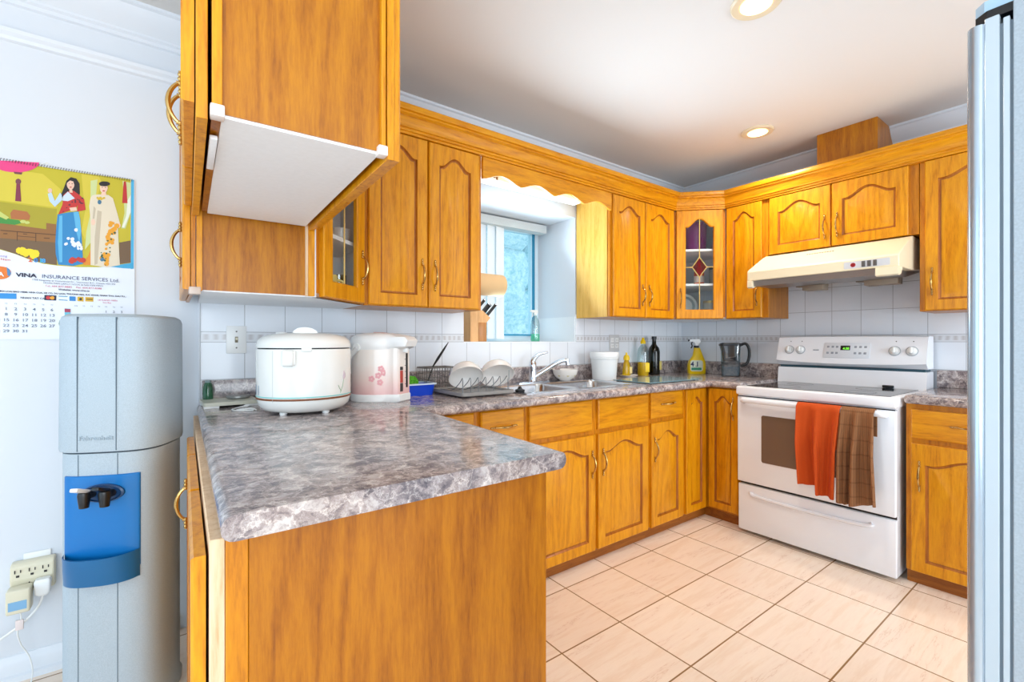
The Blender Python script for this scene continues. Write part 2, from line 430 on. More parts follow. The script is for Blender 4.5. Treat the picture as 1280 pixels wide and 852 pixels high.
# tiled splashback: three courses under / over a decorative band
TW = wall_tile('splash_tile_window_wall', 0.1655, 0.163, 'y'); TB = wall_tile('splash_band_window_wall', 0.1655, 0.045, 'y', (228, 230, 234), True)
TS = wall_tile('splash_tile_stove_wall', 0.1655, 0.163, 'x'); TBS = wall_tile('splash_band_stove_wall', 0.1655, 0.045, 'x', (222, 224, 228), True)
def tslab(name, z0, z1, mw, zo):
    bm = B(); X0 = 0.107
    for a, b in ((X0, ox0), (ox1, WX)):
        box(bm, a-X0, b-X0, 0, 0.008, z0-zo, z1-zo)
    if z0 < oz0: box(bm, ox0-X0, ox1-X0, 0, 0.008, z0-zo, min(z1, oz0)-zo)
    struct(name, bm, mw, smooth=0, loc=(X0, WY-0.008, zo))
tslab('trim_1', 0.94, 1.205, TW, 1.205-0.163*2); tslab('trim_2', 1.205, 1.25, TB, 1.205); tslab('trim_3', 1.25, 1.40, TW, 1.25)
def tslab2(name, z0, z1, mw, zo):
    bm = B(); Y0 = 0.0695; box(bm, 0, 0.008, 0-0.9, WY-0.008-Y0, z0-zo, z1-zo); struct(name, bm, mw, smooth=0, loc=(WX-0.008, Y0, zo))
tslab2('trim_4', 0.90, 1.205, TS, 1.205-0.163*2); tslab2('trim_5', 1.205, 1.25, TBS, 1.205); tslab2('trim_6', 1.25, 1.83, TS, 1.25)
bm = B(); box(bm, 0.099, 0.107, WY-0.012, WY, 0.94, 1.40, 0.002); struct('trim_7', bm, TRIMW)       # tile edge strip
# white tile on the bay sill and lower right reveal
bm = B(); box(bm, ox0, ox1, WY-0.01, oyb, oz0, oz0+0.006); box(bm, ox1-0.006, ox1, WY, oyb, oz0+0.006, 1.385); struct('trim_8', bm, mat('sill_tile', (240, 243, 246), 0.15), smooth=0)
# ceiling crown, picture rail, baseboard
cp = [(0, CZ), (0.085, CZ), (0.085, CZ-0.012), (0.075, CZ-0.018), (0.066, CZ-0.034), (0.045, CZ-0.062), (0.024, CZ-0.082), (0.018, CZ-0.088), (0.018, CZ-0.098), (0.010, CZ-0.104), (0.010, CZ-0.118), (0, CZ-0.122)]
bm = B(); sweep(bm, [(-2.8, WY), (WX, WY), (WX, -0.62)], cp); struct('trim_9', bm, TRIMW, smooth=25)
bm = B(); sweep(bm, [(-2.8, WY), (0.09, WY)], [(0, 2.275), (0.012, 2.28), (0.014, 2.292), (0.024, 2.302), (0.026, 2.315), (0, 2.32)]); struct('trim_10', bm, TRIMW, smooth=25)
bm = B(); sweep(bm, [(-2.8, WY), (0.02, WY)], [(0, 0), (0.03, 0), (0.028, 0.018), (0.018, 0.024), (0.016, 0.06), (0.011, 0.072), (0.004, 0.085), (0, 0.087)]); struct('baseboard_left', bm, TRIMW, smooth=25)

# bay window: frame, sash, glass
WF = mat('window_vinyl', (222, 238, 244), 0.35)
bm = B()
for a in ((ox0, ox0+0.05, oz0+0.006, oz1), (ox1-0.05, ox1, oz0+0.006, oz1), (ox0+0.05, ox1-0.05, oz0+0.006, oz0+0.05), (ox0+0.05, ox1-0.05, oz1-0.05, oz1), (1.90, 1.95, oz0+0.05, oz1-0.05)):
    box(bm, a[0], a[1], 2.80, 2.87, a[2], a[3], 0.004)
w1 = struct('window_1', bm, WF)
bm = B(); box(bm, ox1-0.066, ox1-0.05, 2.785, 2.80, oz0+0.05, oz1-0.05); box(bm, 1.95, ox1-0.06, 2.785, 2.80, oz0+0.05, oz0+0.062); obj('sash_edge', bm, mat('teal_sash', (30, 132, 168), 0.4), w1)
bm = B(); box(bm, ox0+0.05, ox1-0.05, 2.835, 2.841, oz0+0.05, oz1-0.05); obj('window_pane', bm, WIN, w1, smooth=0)
# sunlit garden beyond the glass
def leafmat():
    m = mat('garden_leaves', (120, 175, 150), 0.6); t = NT(m); v = t.coords()
    n = t.n('ShaderNodeTexNoise', Scale=22.0, Detail=6.0, Roughness=0.7); t.l(v, n.inputs['Vector'])
    t.l(t.ramp(n.outputs['Fac'], [(0.34, (176, 216, 216)), (0.5, (222, 240, 242)), (0.6, (250, 254, 254))]), t.b.inputs['Base Color']); return m
LEAF = leafmat()
def hedge(name, label, x0, x1, y, z1):
    bm = B(); rnd = random.Random(x0)
    for k in range(190):
        c = Vector((rnd.uniform(x0, x1), y+rnd.uniform(-.25, .25), rnd.uniform(0.0, z1))); r = rnd.uniform(.2, .36)
        bmesh.ops.create_icosphere(bm, subdivisions=2, radius=r, matrix=Matrix.Translation(c))
    for v in bm.verts: v.co += Vector((rnd.uniform(-1, 1), rnd.uniform(-1, 1), rnd.uniform(-1, 1)))*.035
    o = obj(name, bm, LEAF, smooth=0); return tag(o, label, 'hedge')
hedge('garden_hedge', 'sunlit leafy hedge seen through the kitchen window pane', 1.2, 5.6, 4.4, 3.4)
bm = B(); box(bm, -2, 8, 2.95, 9, -0.3, -0.25); struct('ground', bm, paint('pale_paving', (205, 205, 198), 0.8), smooth=0)

# ------------------------------------------------------------------ wall cabinets
ZB, ZT = 1.372, 2.20
FY, FX = 2.072, 3.318
def cab_box(t, w, z0, z1, d, open_front=False, m=OAKS):
    bm = B(); box(bm, 0, w, 0.018, d, z0, z1, 0.001, 1); obj('carcass', bm, m, t)
    bm = B(); box(bm, 0, w, 0, 0.018, z0, z1, 0.0015, 1); obj('face_frame', bm, OAKF, t)
DZ0, DH = ZB+0.004, 2.186-ZB-0.004
# two-door cabinet left of the window
t = thing('wall_cabinet', 'tall two-door oak wall cabinet on the left of the kitchen window', 'cabinet', (0.703, FY, 0), 0)
cab_box(t, 1.333-0.703, ZB, ZT, 0.316)
add_door(t, 0.018, DZ0, 0.292, DH, 0.262, 0.155, 0.05)
add_door(t, 0.318, DZ0, 0.292, DH, 0.030, 0.155, 0.05)
# two-door cabinet right of the window
t = thing('wall_cabinet', 'two-door oak wall cabinet right of the window with a brightly lit pale side', 'cabinet', (2.347, FY, 0), 0)
cab_box(t, 3.05-2.347, ZB, ZT, 0.308)
bm = B(); box(bm, -0.004, 0, 0.022, 0.308, ZB, ZT); obj('side_panel', bm, OAKLIT, t)['label'] = 'side coloured paler to look lit'
add_door(t, 0.016, DZ0, 0.333, DH, 0.300, 0.155, 0.05)
add_door(t, 0.357, DZ0, 0.333, DH, 0.034, 0.155, 0.05)
# narrow cabinet, cabinet over the hood, cabinet beside the fridge (stove wall)
t = thing('wall_cabinet', 'narrow single-door oak wall cabinet between glass corner cabinet and range hood', 'cabinet', (FX, 1.803, 0), -PI/2)
cab_box(t, 0.30, ZB, ZT, 0.314)
add_door(t, 0.012, DZ0, 0.252, DH, 0.222, 0.155, 0.05, 0.05)
t = thing('wall_cabinet', 'short two-door oak wall cabinet directly above the cream range hood', 'cabinet', (FX, 1.501, 0), -PI/2)
cab_box(t, 0.797, 1.80, ZT, 0.314)
add_door(t, 0.014, 1.80, 0.362, 0.386, 0.332, 0.125, 0.05)
add_door(t, 0.384, 1.80, 0.370, 0.386, 0.030, 0.125, 0.05)
t = thing('wall_cabinet', 'tall oak wall cabinet right of the range hood, half hidden by the fridge', 'cabinet', (FX, 0.702, 0), -PI/2)
cab_box(t, 0.50, ZB, ZT, 0.314)
add_door(t, 0.024, DZ0, 0.44, DH, 0.032, 0.155, 0.05)

def corner(name, label, p1, p2, shell, rz, hx, mid, end=None):
    t = thing(name, label, 'cabinet', (p1[0], p1[1], 0), 0)
    L = [(x-p1[0], y-p1[1]) for x, y in shell]
    bm = B(); prism(bm, L, ZB, ZB+0.016); prism(bm, L, ZT-0.016, ZT)
    n = len(L)
    for i in range(n-1):                     # side and back panels, the last edge is the open front
        a, b = Vector(L[i]), Vector(L[i+1]); d = (b-a).normalized(); q = Vector((-d.y, d.x))*0.014
        prism(bm, [a, b, b+q, a+q], ZB+0.016, ZT-0.016)
    obj('carcass', bm, WMEL, t, smooth=0)
    Ls = [Vector(v) for v in L]; cen = sum(Ls, Vector((0, 0)))/n
    inner = [cen+(v-cen)*0.93 for v in Ls]
    for z in (1.625, 1.885):
        bm = B(); prism(bm, inner, z, z+0.016); obj('shelf', bm, WMEL, t, smooth=0)
    w = (Vector(p2)-Vector(p1)).length
    R = Matrix.Rotation(rz, 4, 'Z')
    bm = B()
    for a in ((0, 0.030, ZB, ZT), (w-0.030, w, ZB, ZT), (0.03, w-0.03, ZB, ZB+0.03), (0.03, w-0.03, ZT-0.035, ZT)):
        box(bm, a[0], a[1], 0, 0.018, a[2], a[3], M=R)
    obj('face_frame', bm, OAKF, t)
    o = R @ Vector((0.02, 0, DZ0))
    d = glass_door(t, w-0.04, DH, 0.06, 0.062, hx, 0.155, o, mid); d.rotation_euler = (0, 0, rz)
    return t
# right corner
P1, P2 = (3.054, FY), (FX, FY-(FX-3.054))
corner('corner_cabinet', 'oak corner wall cabinet with leaded glass door in the far right corner', P1, P2, [P2, (WX-0.01, P2[1]), (WX-0.01, WY-0.01), (3.054, WY-0.01), P1], -PI/4, 0.030, 0.47)
Q1, Q2 = (0.4375, FY-0.264), (0.7015, FY)
tl = corner('corner_cabinet', 'oak corner wall cabinet with leaded glass door above the rice cooker', Q1, Q2, [Q2, (0.7015, WY-0.01), (0.099, WY-0.01), (0.084, Q1[1]), Q1], PI/4, 0.303, 0.58)
# its oak end sheet toward the room, edge strips, dining-side frame and door
bm = B(); box(bm, 0.084-Q1[0], 0.0-0.012, -0.006, 0, ZB+0.004, ZT); obj('end_panel', bm, OAKS, tl)
bm = B(); box(bm, -0.040, -0.031, -0.016, -0.006, ZB+0.002, ZT, 0.001, 1); obj('edge_strip', bm, OAKP, tl)['label'] = 'pale raw edge strip'
bm = B(); box(bm, -0.031, -0.008, -0.014, -0.006, ZB+0.002, ZT, 0.001, 1); obj('edge_strip', bm, OAK, tl)
bm = B(); box(bm, 0.070-Q1[0], 0.086-Q1[0], -0.018, 0.0, ZB, ZT, 0.001, 1); obj('edge_strip', bm, OAK, tl)
bm = B(); box(bm, 0.056-Q1[0], 0.068-Q1[0], -0.012, 0.56, ZB, ZT, 0.001, 1); obj('face_frame', bm, OAKF, tl)
d = obj('door', door_mesh(0.54, DH, 0.05), OAK, tl, smooth=35, loc=(0.054-Q1[0], 0.545, DZ0), rot=(0, 0, -PI/2)); handle(d, 0.46, -0.02, 0.155)
bm = B(); box(bm, 0.050-Q1[0], 0.082-Q1[0], -0.022, 0.03, ZB-0.012, ZB+0.012, 0.003); obj('corner_guard', bm, mat('clear_guard', (225, 205, 190), 0.3, **{'Alpha': 0.75}), tl)['label'] = 'clear plastic corner guard'

# hanging cabinet over the peninsula
RP = math.radians(-1.5)
t = thing('hanging_cabinet', 'large oak hanging cabinet over the peninsula with a white underside', 'cabinet', (0.060, 1.0, 0), RP)
Z0, Z1 = 1.622, 2.50
GU = mat('clear_plastic_guard', (236, 226, 220), 0.25)
bm = B(); box(bm, 0.003, 0.318, 0.012, 0.783, Z0+0.006, Z1); obj('carcass', bm, OAKS, t)
bm = B(); box(bm, 0.018, 0.313, 0.004, 0.783, Z0, Z0+0.006); obj('underside_panel', bm, WMEL, t)['label'] = 'white bottom panel'
bm = B(); box(bm, 0.018, 0.313, 0.0, 0.012, Z0+0.006, Z1); obj('end_panel', bm, OAKS, t)
bm = B(); box(bm, 0.002, 0.018, -0.012, 0.012, Z0-0.004, Z1, 0.001, 1); obj('edge_strip', bm, OAK, t)
bm = B(); box(bm, 0.313, 0.323, -0.012, 0.012, Z0-0.004, Z1, 0.001, 1); obj('edge_strip', bm, OAK, t)
bm = B(); box(bm, 0.326, 0.342, -0.012, 0.783, Z0-0.012, Z1, 0.001, 1); obj('face_frame', bm, OAK, t)
bm = B(); box(bm, -0.022, -0.004, -0.004, 0.783, Z0-0.012, Z1, 0.001, 1); obj('face_frame', bm, OAK, t)
for y0, hx in ((0.388, 0.355), (0.780, 0.043)):
    d = obj('door', door_mesh(0.384, Z1-Z0-0.02, 0.05), OAK, t, smooth=35, loc=(-0.024, y0, Z0+0.016), rot=(0, 0, -PI/2)); handle(d, 0.03 if y0 < 0.5 else 0.354, -0.02, 0.14)
for y0 in (0.003, 0.396):
    d = obj('door', door_mesh(0.384, Z1-Z0-0.02, 0.05), OAK, t, smooth=35, loc=(0.343, y0, Z0-0.006), rot=(0, 0, PI/2))
for x0, x1 in ((-0.004, 0.024), (0.303, 0.329)):
    bm = B(); box(bm, x0+0.003, x1-0.002, -0.016, 0.012, Z0-0.006, Z0+0.016, 0.003); obj('corner_guard', bm, GU, t)['label'] = 'clear plastic corner guard'
# side step board hanging behind the left frame
bm = B(); box(bm, 0.002, 0.016, 0.10, 0.30, Z0-0.008, Z0+0.001, 0.002); obj('hinge_plate', bm, WMEL, t)

# valance, oak crown, vent chase
def valance():
    bm = B(); x0, x1 = 1.335, 2.345; n = 80; poly = [(x0, 2.187)]
    for k in range(n+1):
        x = x0+(x1-x0)*k/n; ph = (x-1.335)/0.2525
        poly.append((x, 2.072+0.036*(0.5-0.5*math.cos(2*PI*ph))**0.75))
    poly.append((x1, 2.187)); prism(bm, poly, 2.054, 2.072, 'y')
    return obj('window_valance', bm, OAKX, smooth=30)
tag(valance(), 'scalloped oak valance board above the kitchen window', 'valance')
bm = B(); box(bm, 1.335, 2.345, 2.072, 2.385, 2.196, 2.206); tag(obj('valance_top_board', bm, WMEL, smooth=0), 'white board closing the space above the window niche', 'board')
ocp = [(0.001, 2.188), (0.026, 2.188), (0.026, 2.199), (0.034, 2.201), (0.034, 2.212), (0.042, 2.214), (0.042, 2.222), (0.046, 2.238), (0.058, 2.258), (0.070, 2.266), (0.070, 2.274), (0.080, 2.277), (0.082, 2.292), (0.078, 2.306), (0.001, 2.306)]
bm = B(); sweep(bm, [(0.4375, FY-0.264), (0.7015, FY), (3.054, FY), (FX, FY-0.264), (FX, 0.2)], ocp)
cm_ = obj('crown_moulding', bm, OAKX, smooth=25); cm_.data.materials.append(oak('oak_along_y', OAKC, 'y'))
for f_ in cm_.data.polygons:
    if f_.center.x > 3.2: f_.material_index = 1
tag(cm_, 'stepped oak crown moulding running along the tops of the wall cabinets', 'moulding')
bm = B(); box(bm, 3.34, WX-0.002, 0.896, 1.213, 2.20, CZ, 0.002, 1); tag(obj('vent_chase', bm, OAKS), 'plain oak boxed vent duct rising from cabinets to the ceiling', 'duct cover')

# fluorescent light hidden behind the valance
t = thing('fluorescent_light', 'white glowing fluorescent strip light behind the scalloped valance', 'light', (1.80, 2.20, 2.196))
bm = B(); box(bm, -0.43, 0.40, -0.055, 0.055, -0.03, 0, 0.004); obj('housing', bm, WPLA, t)
bm = B(); box(bm, -0.42, 0.39, -0.05, 0.05, -0.078, -0.03, 0.014); obj('diffuser', bm, TUBE, t)
bm = B(); box(bm, -0.34, -0.325, -0.062, -0.054, -0.07, -0.02, 0.002); box(bm, -0.32, -0.309, -0.062, -0.054, -0.078, -0.03, 0.002); obj('clip', bm, mat('tan_clip', (170, 140, 100), .5), t)

# ------------------------------------------------------------------ base cabinets
BY = 1.768; BX = 2.985; BT = 0.896
def base_box(t, w, d=0.60, hollow=False, toe=True):
    bm = B()
    if hollow:
        for a in ((0, 0.016, 0.018, d, 0.066, BT), (w-0.016, w, 0.018, d, 0.066, BT), (0.016, w-0.016, 0.018, d, 0.066, 0.082), (0.016, w-0.016, d-0.01, d, 0.082, BT)): box(bm, *a)
    else: box(bm, 0, w, 0.018, d, 0.066, BT)
    obj('carcass', bm, OAKS, t, smooth=0)
    bm = B(); box(bm, 0, w, 0, 0.018, 0.066, BT, 0.001, 1); obj('face_frame', bm, OAKF, t)
    if toe:
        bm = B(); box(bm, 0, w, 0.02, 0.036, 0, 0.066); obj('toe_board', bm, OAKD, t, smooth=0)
t = thing('base_cabinet', 'oak base cabinet with drawers partly hidden behind the peninsula worktop', 'cabinet', (0.80, BY, 0))
base_box(t, 0.590)
add_drawer(t, 0.13, 0.724, 0.16, 0.166, True); add_drawer(t, 0.326, 0.724, 0.247, 0.166, True)
add_door(t, 0.13, 0.070, 0.16, 0.628, 0.02, 0.50, 0.035, 0.05); add_door(t, 0.326, 0.070, 0.247, 0.628, 0.217, 0.50, 0.035, 0.05)
t = thing('base_cabinet', 'wide oak sink cabinet with two doors under two plain false drawer fronts', 'cabinet', (1.392, BY, 0))
base_box(t, 0.950, hollow=True)
add_drawer(t, 0.016, 0.722, 0.434, 0.168, False); add_drawer(t, 0.499, 0.724, 0.434, 0.164, False)
add_door(t, 0.040, 0.068, 0.436, 0.630, 0.406, 0.475, 0.045); add_door(t, 0.499, 0.068, 0.434, 0.630, 0.034, 0.475, 0.045)
t = thing('base_cabinet', 'narrow oak base cabinet with one handled drawer above one door', 'cabinet', (2.344, BY, 0))
base_box(t, 0.364)
add_drawer(t, 0.012, 0.734, 0.328, 0.158); add_door(t, 0.016, 0.070, 0.328, 0.636, 0.028, 0.475, 0.045)
t = thing('corner_base_cabinet', 'oak inner corner base cabinet with two full-height doors beside the stove', 'cabinet', (2.71, BY, 0))
L = [(0, 0), (BX-2.71, 0), (BX-2.71, 1.53-BY), (WX-0.02-2.71, 1.53-BY), (WX-0.02-2.71, 0.60), (0, 0.60)]
bm = B(); prism(bm, L, 0.066, BT); obj('carcass', bm, OAKF, t, smooth=0)
Lt = [(0, 0.02), (BX-2.71+0.02, 0.02), (BX-2.71+0.02, 1.53-BY), (BX-2.71+0.06, 1.53-BY), (BX-2.71+0.06, 0.06), (0, 0.06)]
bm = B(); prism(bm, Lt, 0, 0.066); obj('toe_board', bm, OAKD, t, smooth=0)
add_door(t, 0.018, 0.070, 0.232, 0.818, None, None, 0.04, 0.05)
d = obj('door', door_mesh(0.205, 0.808, 0.04, 0.045), OAK, t, smooth=35, loc=(BX-2.71, -0.03, 0.08), rot=(0, 0, -PI/2)); handle(d, 0.175, -0.02, 0.685)
t = thing('base_cabinet', 'oak base cabinet with drawer and arched door right of the stove', 'cabinet', (BX, 0.684, 0), -PI/2)
base_box(t, 0.48)
add_drawer(t, 0.022, 0.728, 0.44, 0.142); add_door(t, 0.022, 0.070, 0.44, 0.632, 0.034, 0.475, 0.045)

# peninsula base
RB = math.radians(-1.2)
t = thing('peninsula_cabinet', 'oak peninsula base with a broad plain end panel facing the camera', 'cabinet', (0.0505, 0.866, 0), RB)
bm = B(); box(bm, 0.021, 0.684, 0.010, 1.49, 0.0, BT); obj('carcass', bm, OAKS, t, smooth=0)
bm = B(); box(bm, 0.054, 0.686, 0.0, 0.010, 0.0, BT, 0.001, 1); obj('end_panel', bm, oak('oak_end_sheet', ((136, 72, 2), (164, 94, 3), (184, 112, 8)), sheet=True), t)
bm = B(); box(bm, 0.0215, 0.0535, -0.002, 0.010, 0.0, BT, 0.001, 1); obj('edge_strip', bm, OAKF, t)
bm = B(); box(bm, 0.0, 0.0210, 0.0, 1.49, 0.0, BT, 0.001, 1); obj('face_frame', bm, OAKP, t)['label'] = 'pale raw edged frame'
for y1 in (0.405, 0.815, 1.130):
    w_ = 0.392 if y1 < 1 else 0.305
    d = obj('door', door_mesh(w_, 0.80, 0.045), OAK, t, smooth=35, loc=(-0.004, y1, 0.07), rot=(0, 0, -PI/2))
    if y1 > 1: handle(d, w_-0.03, -0.02, 0.645)

# ------------------------------------------------------------------ worktops
def worktop():
    bm = B(); T = 0.042
    xs = [0.063, 0.785, 1.46, 2.34, BX-0.035, WX-0.009]; ys = [0.833, 1.70, 1.84, 2.23, WY-0.009]
    inside = lambda i, j: ((i == 0) or (j >= 1)) and not (i == 2 and j == 2)
    # stove-run leg
    def X(i, j):
        y = ys[j]
        if i == 0: return xs[0]+0.0205*(y-0.833)
        if i == 1: return xs[1]+0.036*(min(y, 1.70)-0.833)
        return xs[i]
    V = {}
    def vert(i, j, z):
        k = (i, j, z)
        if k not in V: V[k] = bm.verts.new((X(i, j), ys[j], z))
        return V[k]
    cells = [(i, j) for i in range(5) for j in range(4) if inside(i, j)]
    faces = []
    for i, j in cells: bm.faces.new([vert(i, j, ZC), vert(i+1, j, ZC), vert(i+1, j+1, ZC), vert(i, j+1, ZC)])
    # leg down to the stove
    e = [bm.verts.new((BX-0.035, 1.512, ZC)), bm.verts.new((WX-0.009, 1.512, ZC))]
    bm.faces.new([e[0], e[1], vert(5, 1, ZC), vert(4, 1, ZC)])
    r = bmesh.ops.extrude_face_region(bm, geom=bm.faces[:])
    bmesh.ops.translate(bm, verts=[v for v in r['geom'] if isinstance(v, bmesh.types.BMVert)], vec=(0, 0, -T))
    bmesh.ops.recalc_face_normals(bm, faces=bm.faces[:])
    sel = []
    for ed in bm.edges:
        a, b = ed.verts
        if abs(a.co.z-b.co.z) > 1e-5 or len(ed.link_faces) != 2: continue
        if not any(abs(f.normal.z) < 0.5 for f in ed.link_faces): continue
        m = (a.co+b.co)/2; horiz_x = abs(a.co.y-b.co.y) < 1e-4
        if (not horiz_x and m.x < 0.15) or (not horiz_x and 0.7 < m.x < 0.86 and m.y < 1.70) or (horiz_x and abs(m.y-1.70) < 1e-3) or (not horiz_x and abs(m.x-(BX-0.035)) < 1e-3 and m.y < 1.70): sel.append(ed)
    bmesh.ops.bevel(bm, geom=sel, offset=0.0195, segments=4, profile=0.5, affect='EDGES')
    return bm
wt = tag(obj('worktop', worktop(), LAM, smooth=50), 'marbled grey-brown laminate worktop of the peninsula and sink run', 'worktop')
bm = B(); box(bm, 0.112, WX-0.03, WY-0.030, WY-0.0085, ZC, ZC+0.10, 0.003); struct('trim_11', bm, LAM)
bm = B(); box(bm, WX-0.030, WX-0.0085, 1.512, WY-0.031, ZC, ZC+0.10, 0.003); struct('trim_12', bm, LAM)
bm = B(); box(bm, BX-0.035, WX-0.009, 0.19, 0.688, ZC-0.042, ZC, 0.016, 4)
w2 = tag(obj('worktop', bm, LAM), 'short marbled laminate worktop to the right of the stove', 'worktop')
bm = B(); box(bm, WX-0.030, WX-0.0085, 0.19, 0.688, ZC, ZC+0.10, 0.003); struct('trim_13', bm, LAM)

# ceiling downlights
def downlight(x, y, label):
    t = thing('ceiling_light', label, 'light', (x, y, CZ), 0, )
    bm = B(); lathe(bm, [(0.052, -0.001), (0.060, -0.010), (0.086, -0.012), (0.092, -0.006), (0.092, 0.0)], seg=40); obj('trim_ring', bm, mat('warm_white_ring', (226, 208, 176), 0.35), t)
    bm = B(); lathe(bm, [(0.0, -0.020), (0.03, -0.018), (0.05, -0.0125), (0.056, -0.0115)], seg=32); obj('bulb', bm, BULB, t)
    l = bpy.data.lights.new('downlight', 'SPOT'); l.energy = 42; l.color = (1, 0.92, 0.80); l.spot_size = 2.6; l.spot_blend = 0.8; l.shadow_soft_size = 0.06
    lo = bpy.data.objects.new('downlight', l); C.objects.link(lo); lo.parent = t; lo.location = (0, 0, -0.04)
downlight(2.975, 1.412, 'round recessed ceiling light nearer the oak vent duct')
downlight(1.838, 0.878, 'round recessed ceiling light cut off by the top of the photo')

# ------------------------------------------------------------------ stove
t = thing('stove', 'white freestanding electric stove with black glass cooktop and control backguard', 'stove', (2.91, 1.502, 0), -PI/2)
bm = B(); box(bm, 0.004, 0.796, 0.03, 0.70, 0.02, 0.873, 0.002, 1); obj('body', bm, WENA, t)
bm = B()
for x in (0.05, 0.75):
    for y in (0.08, 0.64): lathe(bm, [(0.018, 0), (0.018, 0.02)], (x, y, 0), 12)
obj('levelling_foot', bm, BLACK, t)
bm = B(); box(bm, 0.006, 0.794, 0.022, 0.03, 0.310, 0.328); obj('shadow_gap', bm, BLACK, t, smooth=0)
bm = B(); box(bm, 0.001, 0.799, 0.0, 0.03, 0.022, 0.311, 0.006, 3)
dr = obj('storage_drawer', bm, WENA, t)
bm = B(); tube(bm, smoothpath([(0.085, 0.0, 0.268), (0.11, -0.004, 0.252), (0.40, -0.006, 0.246), (0.66, -0.004, 0.252), (0.70, 0.0, 0.268)], 8), 0.011, 10); obj('drawer_grip', bm, WENA, dr)
bm = B(); box(bm, 0.001, 0.799, -0.012, 0.03, 0.328, 0.862, 0.007, 3)
od = obj('oven_door', bm, WENA, t)
bm = B(); prism(bm, rrect(0.150, 0.640, 0.470, 0.757, 0.012), -0.0145, -0.0115, 'y'); obj('oven_window', bm, mat('tinted_oven_glass', (116, 94, 80), 0.08), od, smooth=0)
bm = B(); hp = smoothpath([(0.045, -0.012, 0.836), (0.055, -0.040, 0.842), (0.09, -0.056, 0.846), (0.40, -0.062, 0.846), (0.71, -0.056, 0.846), (0.745, -0.040, 0.842), (0.755, -0.012, 0.836)], 6)
tube(bm, hp, 0.017, 12); obj('oven_handle', bm, WENA, od)
bm = B(); box(bm, 0.004, 0.796, -0.004, 0.03, 0.864, 0.874); vp = obj('vent_panel', bm, WENA, t)
bm = B()
for x0, x1 in ((0.05, 0.12), (0.14, 0.19), (0.225, 0.34), (0.37, 0.49), (0.52, 0.575), (0.61, 0.66), (0.68, 0.74)):
    for k in range(2): box(bm, x0, x1, -0.0135, -0.011, 0.8500-k*0.007, 0.8535-k*0.007)
obj('vent_slots', bm, BLACK, od, smooth=0)
bm = B(); box(bm, 0.006, 0.794, -0.008, 0.03, 0.8605, 0.8665); obj('shadow_gap', bm, BLACK, t, smooth=0)
bm = B(); box(bm, -0.002, 0.802, -0.026, 0.62, 0.874, 0.926, 0.009, 3); ct = obj('cooktop', bm, WENA, t)
bm = B(); prism(bm, rrect(0.035, 0.765, 0.030, 0.555, 0.012), 0.9255, 0.9285, 'z'); gl = obj('ceramic_glass', bm, BGLASS, ct, smooth=0)
BR = mat('burner_ring', (52, 56, 62), 0.12)
for x, y, r in ((0.20, 0.16, 0.095), (0.60, 0.16, 0.075), (0.20, 0.41, 0.075), (0.60, 0.41, 0.095)):
    bm = B(); lathe(bm, [(r-0.004, 0.9286), (r-0.004, 0.929), (r, 0.929), (r, 0.9286)], (x, y, 0), 40, cap=False); obj('burner_ring', bm, BR, ct)
bm = B(); prism(bm, [(0.545, 0.925), (0.562, 1.030), (0.70, 1.030), (0.70, 0.925)], -0.0, 0.80, 'x'); obj('riser', bm, WENA, t, smooth=0)
bm = B(); box(bm, 0.01, 0.79, 0.572, 0.69, 1.030, 1.046); obj('shadow_gap', bm, mat('teal_shadow_strip', (40, 78, 92), 0.3), t, smooth=0)
bm = B(); box(bm, 0.60, 0.655, 0.530, 0.545, 0.930, 0.946, 0.004); obj('oven_vent', bm, BLACK, t)
# control panel with bowed lower edge
bm = B(); rings = []
for k in range(17):
    s = -1+2*k/16; x = 0.40+0.402*s; bow = 0.014*(1-s*s)
    rings.append([(x, 0.552, 1.062-bow), (x, 0.532-0.004*(1-s*s), 1.078-bow), (x, 0.575, 1.222), (x, 0.585, 1.234+0.004*(1-s*s)), (x, 0.610, 1.238+0.004*(1-s*s)), (x, 0.69, 1.236), (x, 0.69, 1.046), (x, 0.565, 1.046)])
loft(bm, rings); cpn = obj('control_panel', bm, WENA, t, smooth=30)
def cp(x, s, off=0.0):            # point on the sloped face: x along, s height 0..1
    n = Vector((0, -0.958, 0.286)); p = Vector((x, 0.529+0.046*s, 1.072+0.150*s)); return p+n*off
RX = Matrix.Rotation(-0.29, 4, 'X')
def cpbox(name, x0, x1, s0, s1, off, m, parent=None):
    bm = B(); a = cp(x0, s0); h = (s1-s0)*0.157
    box(bm, 0, x1-x0, -off, 0.004, 0, h, min(0.003, off/2), 2, M=Matrix.Translation(a) @ RX); return obj(name, bm, m, parent or cpn)
PG = mat('panel_grey', (222, 226, 232), 0.3); PB = mat('button_grey', (150, 156, 166), 0.4)
cpbox('keypad', 0.285, 0.535, 0.20, 0.84, 0.0025, PG)
cpbox('display', 0.378, 0.432, 0.52, 0.72, 0.004, BLACK)
o = text('display_digits', '4:38', 0.020, emit('green_led', (120, 230, 60), 1.2), cpn, cp(0.392, 0.55, 0.0045), (PI/2-0.29, 0, 0), bold=0.0003)
for i, x in enumerate((0.302, 0.328, 0.352, 0.452, 0.478, 0.504)):
    for s in (0.36, 0.62): cpbox('button', x, x+0.015, s, s+0.09, 0.0036, PB)
cpbox('nameplate', 0.222, 0.256, 0.50, 0.545, 0.0012, PB)
